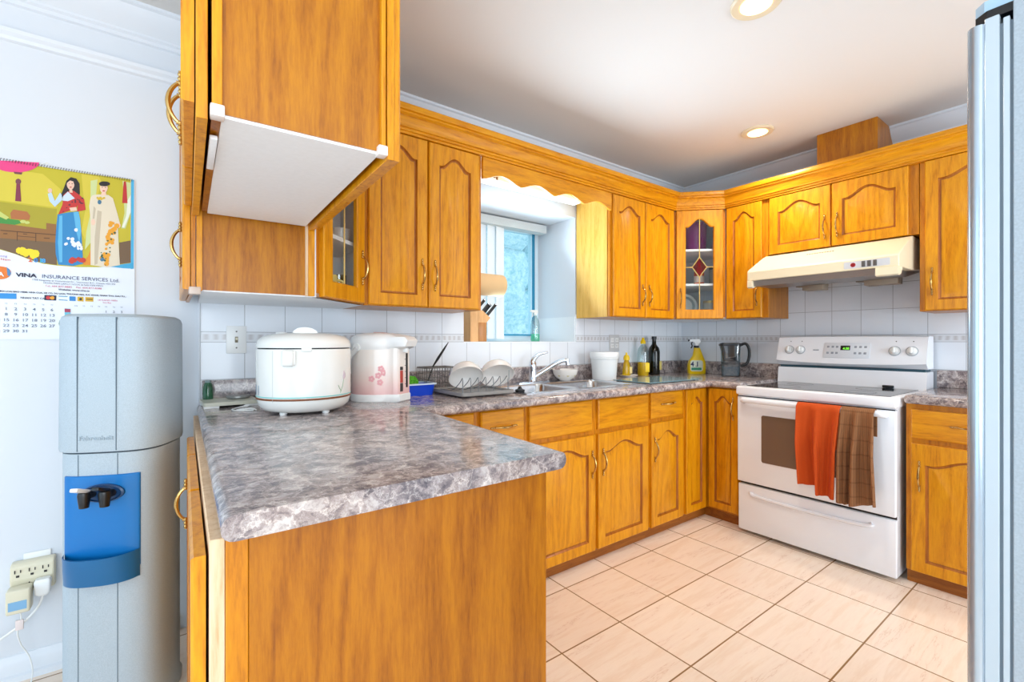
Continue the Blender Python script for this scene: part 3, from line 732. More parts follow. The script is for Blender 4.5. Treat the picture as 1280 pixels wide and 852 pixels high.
for x in (0.075, 0.145, 0.655, 0.735):
    M_ = Matrix.Translation(cp(x, 0.52)) @ Matrix.Rotation(PI/2-0.29, 4, 'X')
    bm = B(); lathe(bm, [(0.025, 0), (0.025, 0.004), (0.020, 0.006), (0.018, 0.022), (0.015, 0.025), (0.0, 0.025)], seg=28, M=M_)
    k = obj('knob', bm, WPLA, cpn)
    bm = B(); box(bm, -0.005, 0.005, -0.018, 0.018, 0.02, 0.034, 0.003, M=M_); obj('knob_grip', bm, WPLA, k)
    bm = B(); lathe(bm, [(0.030, 0.0), (0.030, 0.0015), (0.027, 0.0018)], seg=28, M=M_); obj('knob_dial', bm, mat('dial_grey', (176, 182, 190), .3), k)
    bm = B()
    lathe(bm, [(0.003, 0), (0.003, 0.0015), (0, 0.0015)], seg=10, M=Matrix.Translation(cp(x+0.004, 0.90)) @ Matrix.Rotation(PI/2-0.29, 4, 'X')); obj('indicator_dot', bm, BLACK, cpn)

# towels on the oven handle
def towel(name, label, m, y0, y1, zb, folds, amp, flare, seed, back):
    """hangs over the bar at x=2.848,z=.846; y0>y1 along the bar; zb(s) bottom height."""
    rnd = random.Random(seed); bm = B(); NX, NY = 44, 30; g = []
    bx, bz, r = 2.848, 0.846, 0.0205
    for i in range(NX+1):
        s = i/NX; col = []; y = y0+(y1-y0)*s
        ph = sum(a*math.sin(2*PI*f*s+p) for a, f, p in folds)
        for j in range(-14, NY+1):
            if j < 0:                      # back flap, up the rear and over the bar
                q = -j
                if q > 6: z = bz-back*(q-6)/8; x = bx+r+0.003; w = 0.2
                else:
                    a = PI*(q)/6; x = bx-r*math.cos(a); z = bz+r*math.sin(a); w = 0.15
                col.append((x, y, z))
            else:
                v = j/NY; z = bz-(bz-zb(s))*v
                yy = y+flare(s)*v+0.010*math.sin(3*s*PI+seed)*v
                x = bx-r-0.001-amp*(0.15+0.85*min(1, v*2.2))*(0.5+0.5*ph)
                col.append((x, yy, z))
        g.append([bm.verts.new(p) for p in col])
    for i in range(NX):
        for j in range(len(g[0])-1): bm.faces.new((g[i][j], g[i+1][j], g[i+1][j+1], g[i][j+1]))
    o = obj(name, bm, m, smooth=60); md = o.modifiers.new('thickness', 'SOLIDIFY'); md.thickness = 0.0035; md.offset = 0
    return tag(o, label, 'towel')
def cloth(name, rgb, stripe, f):
    m = mat(name, rgb, 0.9); t = NT(m); v = t.coords()
    w = t.n('ShaderNodeTexWave', Scale=float(f), wave_type='BANDS', bands_direction='Y'); t.l(v, w.inputs['Vector'])
    w2 = t.n('ShaderNodeTexWave', Scale=float(f)/9, wave_type='BANDS', bands_direction='Z'); t.l(v, w2.inputs['Vector'])
    c = t.ramp(w.outputs['Fac'], [(0.2, stripe), (0.6, rgb)])
    if f < 60: 
        r2 = t.ramp(w2.outputs['Fac'], [(0.0, (216, 204, 192)), (0.05, (255, 255, 255))]); c = t.mix(0.8, c, r2, 'MULTIPLY')
    t.l(c, t.b.inputs['Base Color']); t.bump(w.outputs['Fac'], 0.3, 0.002)
    return m
ORA = cloth('orange_terry', (214, 84, 1), (180, 58, 1), 95); BRO = cloth('brown_check', (148, 100, 62), (134, 88, 54), 40)
def step(s, a, w): return 1/(1+math.exp(-(s-a)/w))
towel('dish_towel', 'orange ribbed dish towel hanging over the oven door handle', ORA, 1.128, 0.918, lambda s: 0.425-0.042*step(s, 0.42, 0.02), [(0.65, 2.1, 1.0), (0.35, 4.1, 2.2)], 0.060, lambda s: -0.035*(1-s)+0.02*s, 1, 0.22)
towel('dish_towel', 'brown checked dish towel bunched next to the orange one on the oven handle', BRO, 0.914, 0.772, lambda s: 0.375-0.012*math.sin(s*5)+0.01*s, [(0.6, 2.3, 0.4), (0.4, 4.2, 1.2)], 0.065, lambda s: 0.012-0.040*s**2, 4, 0.12)

# ------------------------------------------------------------------ range hood
t = thing('range_hood', 'cream range hood mounted under the short oak cabinet above the stove', 'range hood', (3.06, 1.520, 0), -PI/2)
HP = [(0.0, 1.604), (0.0, 1.660), (0.006, 1.670), (0.030, 1.684), (0.215, 1.778), (0.245, 1.790), (0.256, 1.794), (0.565, 1.794), (0.565, 1.63), (0.26, 1.604)]
bm = B(); prism(bm, HP, 0.0, 0.790, 'x'); hb = obj('hood_shell', bm, CREAM, t, smooth=25); 
md = hb.modifiers.new('bevel', 'BEVEL'); md.width = 0.004; md.segments = 2; md.limit_method = 'ANGLE'; md.angle_limit = 0.6
bm = B(); prism(bm, [(0.012, 1.604), (0.022, 1.568), (0.26, 1.570), (0.55, 1.62), (0.55, 1.632), (0.26, 1.606)], 0.035, 0.755, 'x'); obj('filter_tray', bm, mat('grey_filter', (150, 144, 140), 0.35, 0.7), t, smooth=0)
for x0, x1 in ((0.004, 0.034), (0.690, 0.788)):
    bm = B(); prism(bm, [(-0.006, 1.604), (-0.006, 1.562), (0.012, 1.556), (0.045, 1.566), (0.075, 1.604)], x0, x1, 'x'); obj('end_bracket', bm, CREAM, t, smooth=0)
for x0, x1 in ((0.225, 0.345), (0.56, 0.72)):
    bm = B(); box(bm, x0, x1, 0.27, 0.36, 1.540, 1.572, 0.003); box(bm, x0-0.05, x1, 0.30, 0.36, 1.568, 1.590); obj('grease_cup', bm, mat('taupe_plastic', (150, 134, 116), 0.5), t)
bm = B(); prism(bm, rrect(0.545, 0.752, 1.614, 1.652, 0.004), -0.002, 0.001, 'y'); pl = obj('switch_plate', bm, mat('silver_plate', (214, 216, 220), 0.3), t, smooth=0)
for k in range(3):
    bm = B(); box(bm, 0.628+k*0.026, 0.644+k*0.026, -0.006, -0.001, 1.617, 1.649, 0.001); obj('switch', bm, mat('dark_switch', (84, 80, 78), .4), pl)
bm = B(); Mh = Matrix.Translation((0.588, -0.002, 1.633)) @ Matrix.Rotation(PI/2, 4, 'X'); lathe(bm, [(0.012, 0), (0.012, 0.001), (0.0085, 0.001), (0.0085, 0.0)], seg=24, M=Mh)
box(bm, 0.582, 0.594, -0.0032, -0.002, 1.6312, 1.6348); box(bm, 0.5862, 0.5898, -0.0032, -0.002, 1.627, 1.639); obj('emblem', bm, ink((200, 40, 46)), pl, smooth=0)
Mv = Matrix.Translation((0, 0.030, 1.684)) @ Matrix.Rotation(0.468, 4, 'X')
bm = B()
for k in range(11): box(bm, 0.29+k*0.014, 0.299+k*0.014, 0.150, 0.162, 0, 0.0015, M=Mv)
obj('vent_slots', bm, DGREY, t, smooth=0)

# ------------------------------------------------------------------ fridge
t = thing('fridge', 'tall pale silver fridge cut off by the right edge of the photo', 'fridge', (1.12, 0, 0))
FR = speckle('fridge_side', (176, 190, 200), 5, 0.42, 260); FW = mat('fridge_door_side', (186, 198, 206), 0.35)
bm = B(); box(bm, 0, 0.80, -0.56, 0.119, 0.03, 1.775, 0.003); obj('cabinet', bm, FR, t)
bm = B()
for x in (0.06, 0.74):
    for y in (-0.5, 0.06): lathe(bm, [(0.022, 0), (0.022, 0.03)], (x, y, 0), 12)
obj('foot', bm, BLACK, t)
bm = B(); box(bm, 0.002, 0.798, 0.1225, 0.1305, 0.06, 1.752, 0.001, 1); obj('door_liner', bm, FW, t)
bm = B(); box(bm, 0.006, 0.794, 0.119, 0.1345, 0.07, 1.745); obj('gasket', bm, mat('grey_gasket', (120, 132, 142), 0.6), t, smooth=0)
bm = B(); box(bm, 0.0, 0.80, 0.1345, 0.152, 0.05, 1.760, 0.001, 1); fd = obj('door', bm, FW, t)
bm = B(); rings = []
prof = [(0.0, 0.152), (-0.004, 0.156), (-0.005, 0.162), (-0.003, 0.168), (0.003, 0.173), (0.014, 0.1755), (0.40, 0.178), (0.786, 0.1755), (0.80, 0.166), (0.80, 0.152)]
prism(bm, prof, 0.052, 1.752); obj('door_skin', bm, mat('stainless_skin', (176, 190, 202), 0.2, 0.6), fd, smooth=50)['label'] = 'shiny stainless steel front skin'
bm = B(); prism(bm, [(0.02, 0.10), (0.02, 0.155), (0.035, 0.168), (0.13, 0.168), (0.13, 0.02), (0.02, 0.02)], 1.776, 1.800); obj('hinge_cover', bm, mat('pale_hinge_cover', (170, 200, 220), .3), t)
bm = B(); prism(bm, [(0.006, 0.085), (0.006, 0.150), (0.02, 0.166), (0.14, 0.168), (0.14, 0.085)], 1.7605, 1.7755); obj('hinge_plate', bm, BLACK, t)

# ------------------------------------------------------------------ water cooler
t = thing('water_cooler', 'pale grey freestanding water cooler with blue tap panel beside the peninsula', 'water cooler', (-0.118, 2.030, 0), math.radians(-23.0))
GRY = speckle('cooler_grey', (174, 186, 194), 7, 0.5, 500)
def yf(x, a=0.135, b=0.135, p=3.4): return -b*(1-min(0.999, abs(x)/a)**p)**(1/p)
def sup(a, b, z): return [(x, y, z) for x, y in supere(a, b, 3.4, 64)]
bm = B(); loft(bm, [sup(0.138, 0.142, 0.0), sup(0.140, 0.144, 0.03), sup(0.135, 0.135, 0.045), sup(0.135, 0.135, 0.862)]); obj('lower_body', bm, GRY, t, smooth=30)
bm = B(); loft(bm, [sup(0.130, 0.130, 0.862), sup(0.130, 0.130, 0.872)]); obj('shadow_gap', bm, mat('dark_gap', (70, 80, 90), .7), t, smooth=0)
bm = B(); loft(bm, [sup(0.141, 0.141, 0.868), sup(0.143, 0.143, 0.876), sup(0.141, 0.141, 1.272), sup(0.137, 0.137, 1.285), sup(0.125, 0.125, 1.294), sup(0.07, 0.07, 1.298)])
cap = obj('bottle_cover', bm, GRY, t, smooth=30)
SE = mat('seam', (96, 112, 124), 0.7)
def vstrip(name, x, w, z0, z1, off, m, parent, a=0.135, b=0.135):
    bm = B(); prism(bm, [(x, yf(x, a, b)-off), (x+w, yf(x+w, a, b)-off), (x+w, yf(x+w, a, b)+0.01), (x, yf(x, a, b)+0.01)], z0, z1); return obj(name, bm, m, parent, smooth=0)
for x in (-0.058, 0.044): vstrip('seam', x, 0.002, 0.872, 1.284, 0.0012, SE, cap, 0.143, 0.143)
for x in (-0.060, 0.044): vstrip('seam', x, 0.0018, 0.045, 0.860, 0.0009, SE, t)
text('raised_lettering', 'Fahrenheit', 0.020, mat('lettering_grey', (160, 174, 184), 0.5), cap, (-0.007, -0.1435, 0.905), (PI/2, 0, 0), 'CENTER', 0.001, 0.0002, 1.05)
bm = B(); n = 24; X0, X1 = -0.100, 0.100
poly = [(X0+(X1-X0)*k/n, yf(X0+(X1-X0)*k/n)-0.006) for k in range(n+1)]+[(X1-(X1-X0)*k/n, yf(X1-(X1-X0)*k/n)+0.012) for k in range(n+1)]
prism(bm, poly, 0.500, 0.795); pn = obj('tap_panel', bm, BLUEP, t, smooth=30); md = pn.modifiers.new('bevel', 'BEVEL'); md.width = 0.003; md.segments = 2; md.limit_method = 'ANGLE'
# drip tray: bulging basket with a hollow top
def bulge(x, k): u = (x-(X0+X1)/2)/((X1-X0)/2); return yf(x)-0.007-k*max(0.0, 1-abs(u)**2.4)**0.6
xs_ = [X0+(X1-X0)*k/n for k in range(n+1)]
bm = B(); rings = [[(x, yf(x)-0.004, 0.468), (x, bulge(x, 0.034), 0.470), (x, bulge(x, 0.046), 0.520), (x, bulge(x, 0.050), 0.556), (x, bulge(x, 0.043), 0.556), (x, bulge(x, 0.040), 0.526), (x, yf(x)-0.006, 0.526)] for x in xs_]
loft(bm, rings); obj('drip_tray', bm, mat('dark_blue_plastic', (14, 98, 150), 0.35), t, smooth=35)
bm = B(); prism(bm, [(x, bulge(x, 0.038)+0.002) for x in xs_]+[(x, yf(x)-0.007) for x in xs_[::-1]], 0.5265, 0.529); obj('drip_grille', bm, mat('deep_blue', (20, 40, 140), 0.4), t, smooth=0)
bm = B(); Mr = Matrix.Translation((0.012, yf(0.01)-0.006, 0.742)) @ Matrix.Rotation(PI/2, 4, 'X'); lathe(bm, [(0.056, 0), (0.056, 0.006), (0.050, 0.008), (0.046, 0.003), (0, 0.003)], seg=32, sx=1.0, sy=0.5, M=Mr); obj('tap_surround', bm, mat('navy_ring', (20, 60, 104), 0.3), t)
for x, lev, nm in ((-0.016, WPLA, 'white lever tap'), (0.036, BLACK, 'black lever tap')):
    bm = B(); y0 = yf(x)-0.006
    tube(bm, [(x, y0, 0.742), (x, y0-0.042, 0.742)], 0.011, 12)
    lathe(bm, [(0.0, -0.030), (0.012, -0.030), (0.016, 0.008), (0.014, 0.016), (0, 0.016)], (x, y0-0.042, 0.742), 18)
    tp = obj('tap', bm, BLACK, t); tp['label'] = nm
    bm = B(); M2 = Matrix.Translation((x, y0-0.042, 0.760)) @ Matrix.Rotation(-0.35, 4, 'X'); box(bm, -0.010, 0.010, -0.050, 0.014, -0.004, 0.007, 0.003, M=M2); obj('tap_lever', bm, lev, tp)

# ------------------------------------------------------------------ calendar
CAL=[('picture',(196,182,34),1,[[(-.0400,.6200),(.0670,.6280),(.1650,.6330),(.2710,.6330),(.4220,.6380),(.4220,.3050),(.3870,.2950),(.3270,.2790),(.2710,.2740),(.2100,.2740),(.1730,.2770),(.1370,.2890),(.1020,.3050),(.0670,.3160),(-.0400,.3270)]]),
('golden_wall',(214,196,60),2,[[(-.0400,.6030),(.0670,.6040),(.1730,.6070),(.2210,.5590),(.2100,.4890),(.0670,.4900),(-.0400,.4840)],[(.2770,.6290),(.3270,.6290),(.3350,.6090),(.3030,.5540),(.3030,.4570),(.2870,.3800),(.2770,.4100),(.2870,.4870)]]),
('golden_wall',(170,158,30),2,[[(-.0400,.4750),(.0670,.4850),(.2100,.4840),(.2080,.4030),(.0670,.4050),(-.0400,.4080)]]),
('floor',(112,86,58),2,[[(-.0400,.3650),(.0670,.3580),(.2100,.3590),(.2100,.2760),(.1730,.2800),(.1370,.2910),(.1020,.3060),(.0670,.3180),(-.0400,.3290)],[(.3870,.3820),(.4220,.3950),(.4220,.3060),(.3870,.2970)]]),
('dresser',(146,98,46),3,[[(-.0400,.4180),(.0670,.4100),(.1820,.4050),(.1820,.4280),(.2080,.4270),(.2080,.3590),(.0670,.3570),(-.0400,.3650)]]),
('dresser_line',(86,52,22),4,[[(.0670,.3860),(.2080,.3890),(.2080,.3860),(.0670,.3830)],[(.1070,.3860),(.1090,.3860),(.1090,.3530),(.1070,.3530)],[(.1540,.3850),(.1560,.3850),(.1560,.3550),(.1540,.3550)],[(.0740,.3750),(.0840,.3760),(.0840,.3730),(.0740,.3720)],[(.1230,.3810),(.1330,.3810),(.1330,.3790),(.1230,.3780)],[(.1760,.3730),(.1910,.3740),(.1910,.3710),(.1760,.3700)],[(.1090,.3710),(.1540,.3720),(.1540,.3700),(.1090,.3690)]]),
('basket',(176,104,52),4,[[(.0910,.4490),(.0980,.4630),(.1330,.4610),(.1410,.4470),(.1380,.4320),(.0930,.4290)]]),
('greens',(62,140,56),4,[[(-.0400,.4410),(.0470,.4510),(.0670,.4400),(.0880,.4280),(.1120,.4270),(.1190,.4180),(.1020,.4090),(.0670,.4090),(-.0400,.4180)]]),
('greens',(196,204,110),5,[[(.0470,.4540),(.0670,.4500),(.0880,.4330),(.0810,.4240),(.0540,.4380)],[(.1300,.4250),(.1300,.4220),(.1270,.4200),(.1240,.4180),(.1210,.4180),(.1180,.4180),(.1160,.4200),(.1150,.4230),(.1160,.4250),(.1180,.4280),(.1210,.4290),(.1240,.4300),(.1270,.4290),(.1300,.4270)],[(.1400,.4220),(.1390,.4200),(.1370,.4180),(.1350,.4170),(.1320,.4160),(.1290,.4170),(.1270,.4180),(.1270,.4200),(.1270,.4230),(.1290,.4250),(.1320,.4260),(.1350,.4270),(.1370,.4260),(.1390,.4240)]]),
('lantern',(232,62,130),4,[[(.1640,.6460),(.1620,.6360),(.1560,.6260),(.1460,.6160),(.1340,.6080),(.1200,.6010),(.1050,.5970),(.0900,.5950),(.0770,.5950),(.0650,.5980),(.0560,.6030),(.0510,.6110),(.0490,.6190),(.1640,.6320),(.0490,.6280)]]),
('lantern_cap',(120,60,70),5,[[(.0990,.5980),(.1210,.6000),(.1190,.5920),(.1010,.5910)],[(.1180,.5670),(.1170,.5620),(.1150,.5580),(.1120,.5560),(.1090,.5550),(.1060,.5570),(.1040,.5600),(.1040,.5640),(.1040,.5680),(.1060,.5720),(.1090,.5750),(.1120,.5760),(.1150,.5740),(.1170,.5710)]]),
('tassel',(128,40,66),5,[[(.1060,.5560),(.1150,.5580),(.1180,.4950),(.1030,.4940)]]),
('curtain',(204,214,150),3,[[(.3030,.6080),(.3230,.6170),(.3190,.5570),(.3070,.4360),(.3030,.3710),(.2870,.3420),(.2910,.4120),(.3030,.4840)],[(.4220,.6240),(.3970,.6270),(.4120,.5580),(.3930,.4380),(.4060,.4400),(.4220,.5040)]]),
('curtain',(232,236,220),4,[[(.4120,.5520),(.4220,.5770),(.4220,.5090),(.4020,.4420),(.3950,.4440),(.4080,.4900)]]),
('tassel',(190,40,40),5,[[(.4010,.6250),(.4070,.6270),(.4090,.6070),(.4120,.5410),(.3960,.5390),(.3990,.6060)]]),
('stripe',(70,176,222),2,[[(.4230,.6380),(.4320,.6380),(.4310,.2830),(.4220,.2810)]]),
('wave',(60,168,214),2,[[(.4230,.3050),(.4310,.3070),(.4310,.2830),(.3970,.2820),(.3600,.2840),(.3870,.2950)]]),
('hair',(30,22,20),5,[[(.2360,.5940),(.2480,.6100),(.2630,.6080),(.2720,.5910),(.2730,.5540),(.2690,.5320),(.2550,.5320),(.2480,.5590),(.2360,.5470),(.2250,.5290),(.2210,.5380),(.2290,.5660)]]),
('blue_skirt',(38,132,190),5,[[(.2120,.4640),(.2400,.4760),(.2690,.4850),(.2740,.4530),(.2780,.3890),(.2820,.2880),(.2550,.2770),(.2140,.2780),(.2070,.3170),(.2060,.3590),(.2090,.4210)]]),
('skirt_fold',(92,178,220),6,[[(.2550,.4790),(.2690,.4840),(.2740,.4530),(.2770,.4100),(.2710,.3670),(.2630,.4080)],[(.2170,.4590),(.2250,.4630),(.2220,.3610),(.2250,.2880),(.2170,.2870),(.2130,.3590)]]),
('skirt_flower',(230,236,248),7,[[(.2460,.3790),(.2440,.3740),(.2400,.3730),(.2370,.3760),(.2370,.3810),(.2400,.3840),(.2440,.3840)],[(.2580,.3790),(.2560,.3730),(.2510,.3710),(.2470,.3740),(.2470,.3800),(.2510,.3840),(.2560,.3840)],[(.2400,.3590),(.2390,.3540),(.2350,.3530),(.2320,.3550),(.2320,.3600),(.2350,.3630),(.2390,.3630)],[(.2700,.3520),(.2690,.3490),(.2660,.3470),(.2640,.3490),(.2640,.3530),(.2660,.3560),(.2690,.3550)],[(.2740,.3670),(.2720,.3610),(.2680,.3590),(.2640,.3620),(.2640,.3680),(.2680,.3720),(.2720,.3710)],[(.2590,.3580),(.2580,.3530),(.2530,.3510),(.2500,.3540),(.2500,.3590),(.2530,.3630),(.2580,.3620)],[(.2380,.3570),(.2360,.3520),(.2320,.3510),(.2300,.3530),(.2300,.3580),(.2320,.3610),(.2360,.3610)],[(.2780,.3580),(.2760,.3530),(.2710,.3510),(.2670,.3540),(.2670,.3600),(.2710,.3650),(.2760,.3640)],[(.2590,.3670),(.2570,.3610),(.2520,.3590),(.2480,.3620),(.2480,.3690),(.2520,.3730),(.2570,.3720)],[(.2640,.3620),(.2620,.3590),(.2590,.3570),(.2570,.3600),(.2570,.3640),(.2590,.3660),(.2620,.3660)],[(.2730,.3440),(.2710,.3400),(.2680,.3390),(.2650,.3410),(.2650,.3460),(.2680,.3490),(.2710,.3480)],[(.2560,.3690),(.2550,.3640),(.2510,.3630),(.2470,.3650),(.2470,.3700),(.2510,.3740),(.2550,.3730)],[(.2720,.3620),(.2700,.3560),(.2650,.3540),(.2610,.3570),(.2610,.3640),(.2650,.3680),(.2700,.3670)],[(.2810,.3510),(.2800,.3480),(.2770,.3460),(.2740,.3480),(.2740,.3520),(.2770,.3550),(.2800,.3540)],[(.2820,.3450),(.2800,.3400),(.2760,.3380),(.2730,.3410),(.2730,.3460),(.2760,.3500),(.2800,.3490)],[(.2630,.3540),(.2610,.3490),(.2570,.3470),(.2540,.3500),(.2540,.3550),(.2570,.3590),(.2610,.3580)],[(.2670,.4140),(.2670,.4110),(.2660,.4090),(.2640,.4070),(.2610,.4070),(.2590,.4080),(.2580,.4100),(.2570,.4130),(.2580,.4160),(.2590,.4180),(.2610,.4200),(.2640,.4200),(.2660,.4190),(.2670,.4170)]]),
('skirt_flower',(196,52,34),7,[[(.2580,.2960),(.2550,.2870),(.2480,.2850),(.2420,.2890),(.2420,.2980),(.2480,.3040),(.2550,.3030)],[(.2580,.3000),(.2560,.2950),(.2520,.2930),(.2490,.2960),(.2490,.3010),(.2520,.3050),(.2560,.3040)],[(.2640,.2960),(.2620,.2920),(.2590,.2900),(.2560,.2930),(.2560,.2970),(.2590,.3010),(.2620,.3000)],[(.2660,.3010),(.2640,.2950),(.2590,.2940),(.2550,.2970),(.2550,.3030),(.2590,.3070),(.2640,.3060)],[(.2900,.3020),(.2870,.2940),(.2800,.2910),(.2740,.2960),(.2740,.3050),(.2800,.3110),(.2870,.3100)],[(.2550,.3010),(.2530,.2960),(.2500,.2950),(.2470,.2970),(.2470,.3020),(.2500,.3050),(.2530,.3050)],[(.2560,.2980),(.2540,.2930),(.2500,.2920),(.2470,.2950),(.2470,.3000),(.2500,.3030),(.2540,.3030)],[(.2610,.3010),(.2570,.2930),(.2510,.2900),(.2450,.2950),(.2450,.3040),(.2510,.3100),(.2570,.3090)],[(.2800,.3020),(.2780,.2950),(.2720,.2930),(.2680,.2970),(.2680,.3040),(.2720,.3080),(.2780,.3070)],[(.2760,.3050),(.2730,.2980),(.2680,.2960),(.2630,.3000),(.2630,.3070),(.2680,.3120),(.2730,.3110)],[(.2840,.3020),(.2820,.2940),(.2750,.2920),(.2710,.2960),(.2710,.3040),(.2750,.3090),(.2820,.3080)],[(.2580,.2920),(.2550,.2860),(.2500,.2840),(.2460,.2880),(.2460,.2940),(.2500,.2990),(.2550,.2980)]]),
('red_tunic',(196,44,40),6,[[(.2280,.5400),(.2400,.5550),(.2550,.5610),(.2710,.5480),(.2850,.5340),(.2890,.4940),(.2650,.4830),(.2680,.5010),(.2740,.5060),(.2690,.5160),(.2630,.4960),(.2480,.4860),(.2140,.4640),(.2250,.5020)]]),
('tunic_pattern',(60,30,50),7,[[(.2620,.5260),(.2620,.5230),(.2590,.5220),(.2580,.5240),(.2580,.5260),(.2590,.5280),(.2620,.5280)],[(.2290,.4770),(.2280,.4750),(.2270,.4750),(.2260,.4750),(.2260,.4770),(.2270,.4790),(.2280,.4780)],[(.2740,.5280),(.2730,.5260),(.2710,.5250),(.2690,.5260),(.2690,.5280),(.2710,.5300),(.2730,.5300)],[(.2800,.5370),(.2800,.5350),(.2780,.5340),(.2770,.5350),(.2770,.5370),(.2780,.5390),(.2800,.5390)],[(.2830,.5370),(.2820,.5340),(.2800,.5340),(.2780,.5350),(.2780,.5370),(.2800,.5390),(.2820,.5390)],[(.2690,.5300),(.2680,.5280),(.2660,.5270),(.2650,.5280),(.2650,.5300),(.2660,.5320),(.2680,.5320)],[(.2540,.5180),(.2530,.5150),(.2510,.5140),(.2500,.5160),(.2500,.5180),(.2510,.5200),(.2530,.5200)],[(.2760,.5220),(.2750,.5190),(.2720,.5180),(.2700,.5190),(.2700,.5220),(.2720,.5240),(.2750,.5240)],[(.2450,.5050),(.2440,.5030),(.2430,.5020),(.2410,.5030),(.2410,.5050),(.2430,.5070),(.2440,.5060)],[(.2390,.4930),(.2380,.4920),(.2370,.4910),(.2350,.4920),(.2350,.4940),(.2370,.4950),(.2380,.4950)],[(.2470,.5060),(.2470,.5030),(.2450,.5020),(.2430,.5040),(.2430,.5060),(.2450,.5080),(.2470,.5080)],[(.2800,.5180),(.2790,.5150),(.2760,.5140),(.2740,.5150),(.2740,.5180),(.2760,.5200),(.2790,.5200)],[(.2830,.5170),(.2820,.5150),(.2800,.5150),(.2790,.5160),(.2790,.5180),(.2800,.5190),(.2820,.5190)],[(.2630,.5190),(.2620,.5160),(.2600,.5150),(.2580,.5170),(.2580,.5200),(.2600,.5220),(.2620,.5220)]]),
('pale_yoke',(206,222,244),7,[[(.2270,.5340),(.2400,.5540),(.2590,.5320),(.2400,.5180),(.2250,.5180)]]),
('pale_sleeve',(190,214,238),6,[[(.1860,.5360),(.1960,.5420),(.2050,.5120),(.2190,.5460),(.2230,.5390),(.2250,.5210),(.2050,.4910),(.1910,.5090)]]),
('skin',(236,196,172),7,[[(.2580,.5850),(.2570,.5760),(.2540,.5680),(.2500,.5630),(.2450,.5620),(.2410,.5660),(.2380,.5720),(.2370,.5800),(.2380,.5890),(.2410,.5970),(.2450,.6020),(.2500,.6030),(.2540,.6000),(.2570,.5930)],[(.1980,.5500),(.1970,.5460),(.1960,.5420),(.1930,.5400),(.1910,.5400),(.1880,.5410),(.1870,.5440),(.1860,.5470),(.1870,.5510),(.1880,.5550),(.1910,.5570),(.1930,.5570),(.1960,.5560),(.1970,.5530)],[(.2440,.4940),(.2630,.5000),(.2660,.4870),(.2480,.4820)],[(.2440,.5630),(.2520,.5640),(.2530,.5520),(.2440,.5510)]]),
('lips',(190,60,70),8,[[(.2510,.5730),(.2500,.5710),(.2470,.5700),(.2450,.5700),(.2440,.5710),(.2450,.5730),(.2470,.5740),(.2500,.5740)]]),
('hair',(30,22,20),8,[[(.2350,.5810),(.2370,.5940),(.2480,.6070),(.2590,.6010),(.2590,.5780),(.2550,.5950),(.2460,.5970),(.2390,.5880)],[(.2450,.5850),(.2440,.5840),(.2430,.5840),(.2420,.5850),(.2430,.5860),(.2440,.5860)],[(.2540,.5860),(.2530,.5850),(.2510,.5840),(.2500,.5850),(.2510,.5870),(.2530,.5870)]]),
('cream_dress',(226,214,190),5,[[(.3090,.5540),(.3270,.5600),(.3550,.5630),(.3680,.5530),(.3810,.4970),(.3900,.4540),(.3810,.4440),(.3680,.4890),(.3590,.5150),(.3680,.4730),(.3850,.3810),(.3890,.2930),(.3510,.2810),(.3030,.2850),(.3030,.3600),(.3090,.4360),(.3030,.4620),(.2990,.5100),(.3030,.5430)]]),
('dress_shade',(198,184,160),6,[[(.3230,.4980),(.3350,.4950),(.3270,.4170),(.3230,.2920),(.3140,.2860),(.3150,.3940)],[(.3120,.5130),(.3180,.5030),(.3140,.4640),(.3090,.4630)]]),
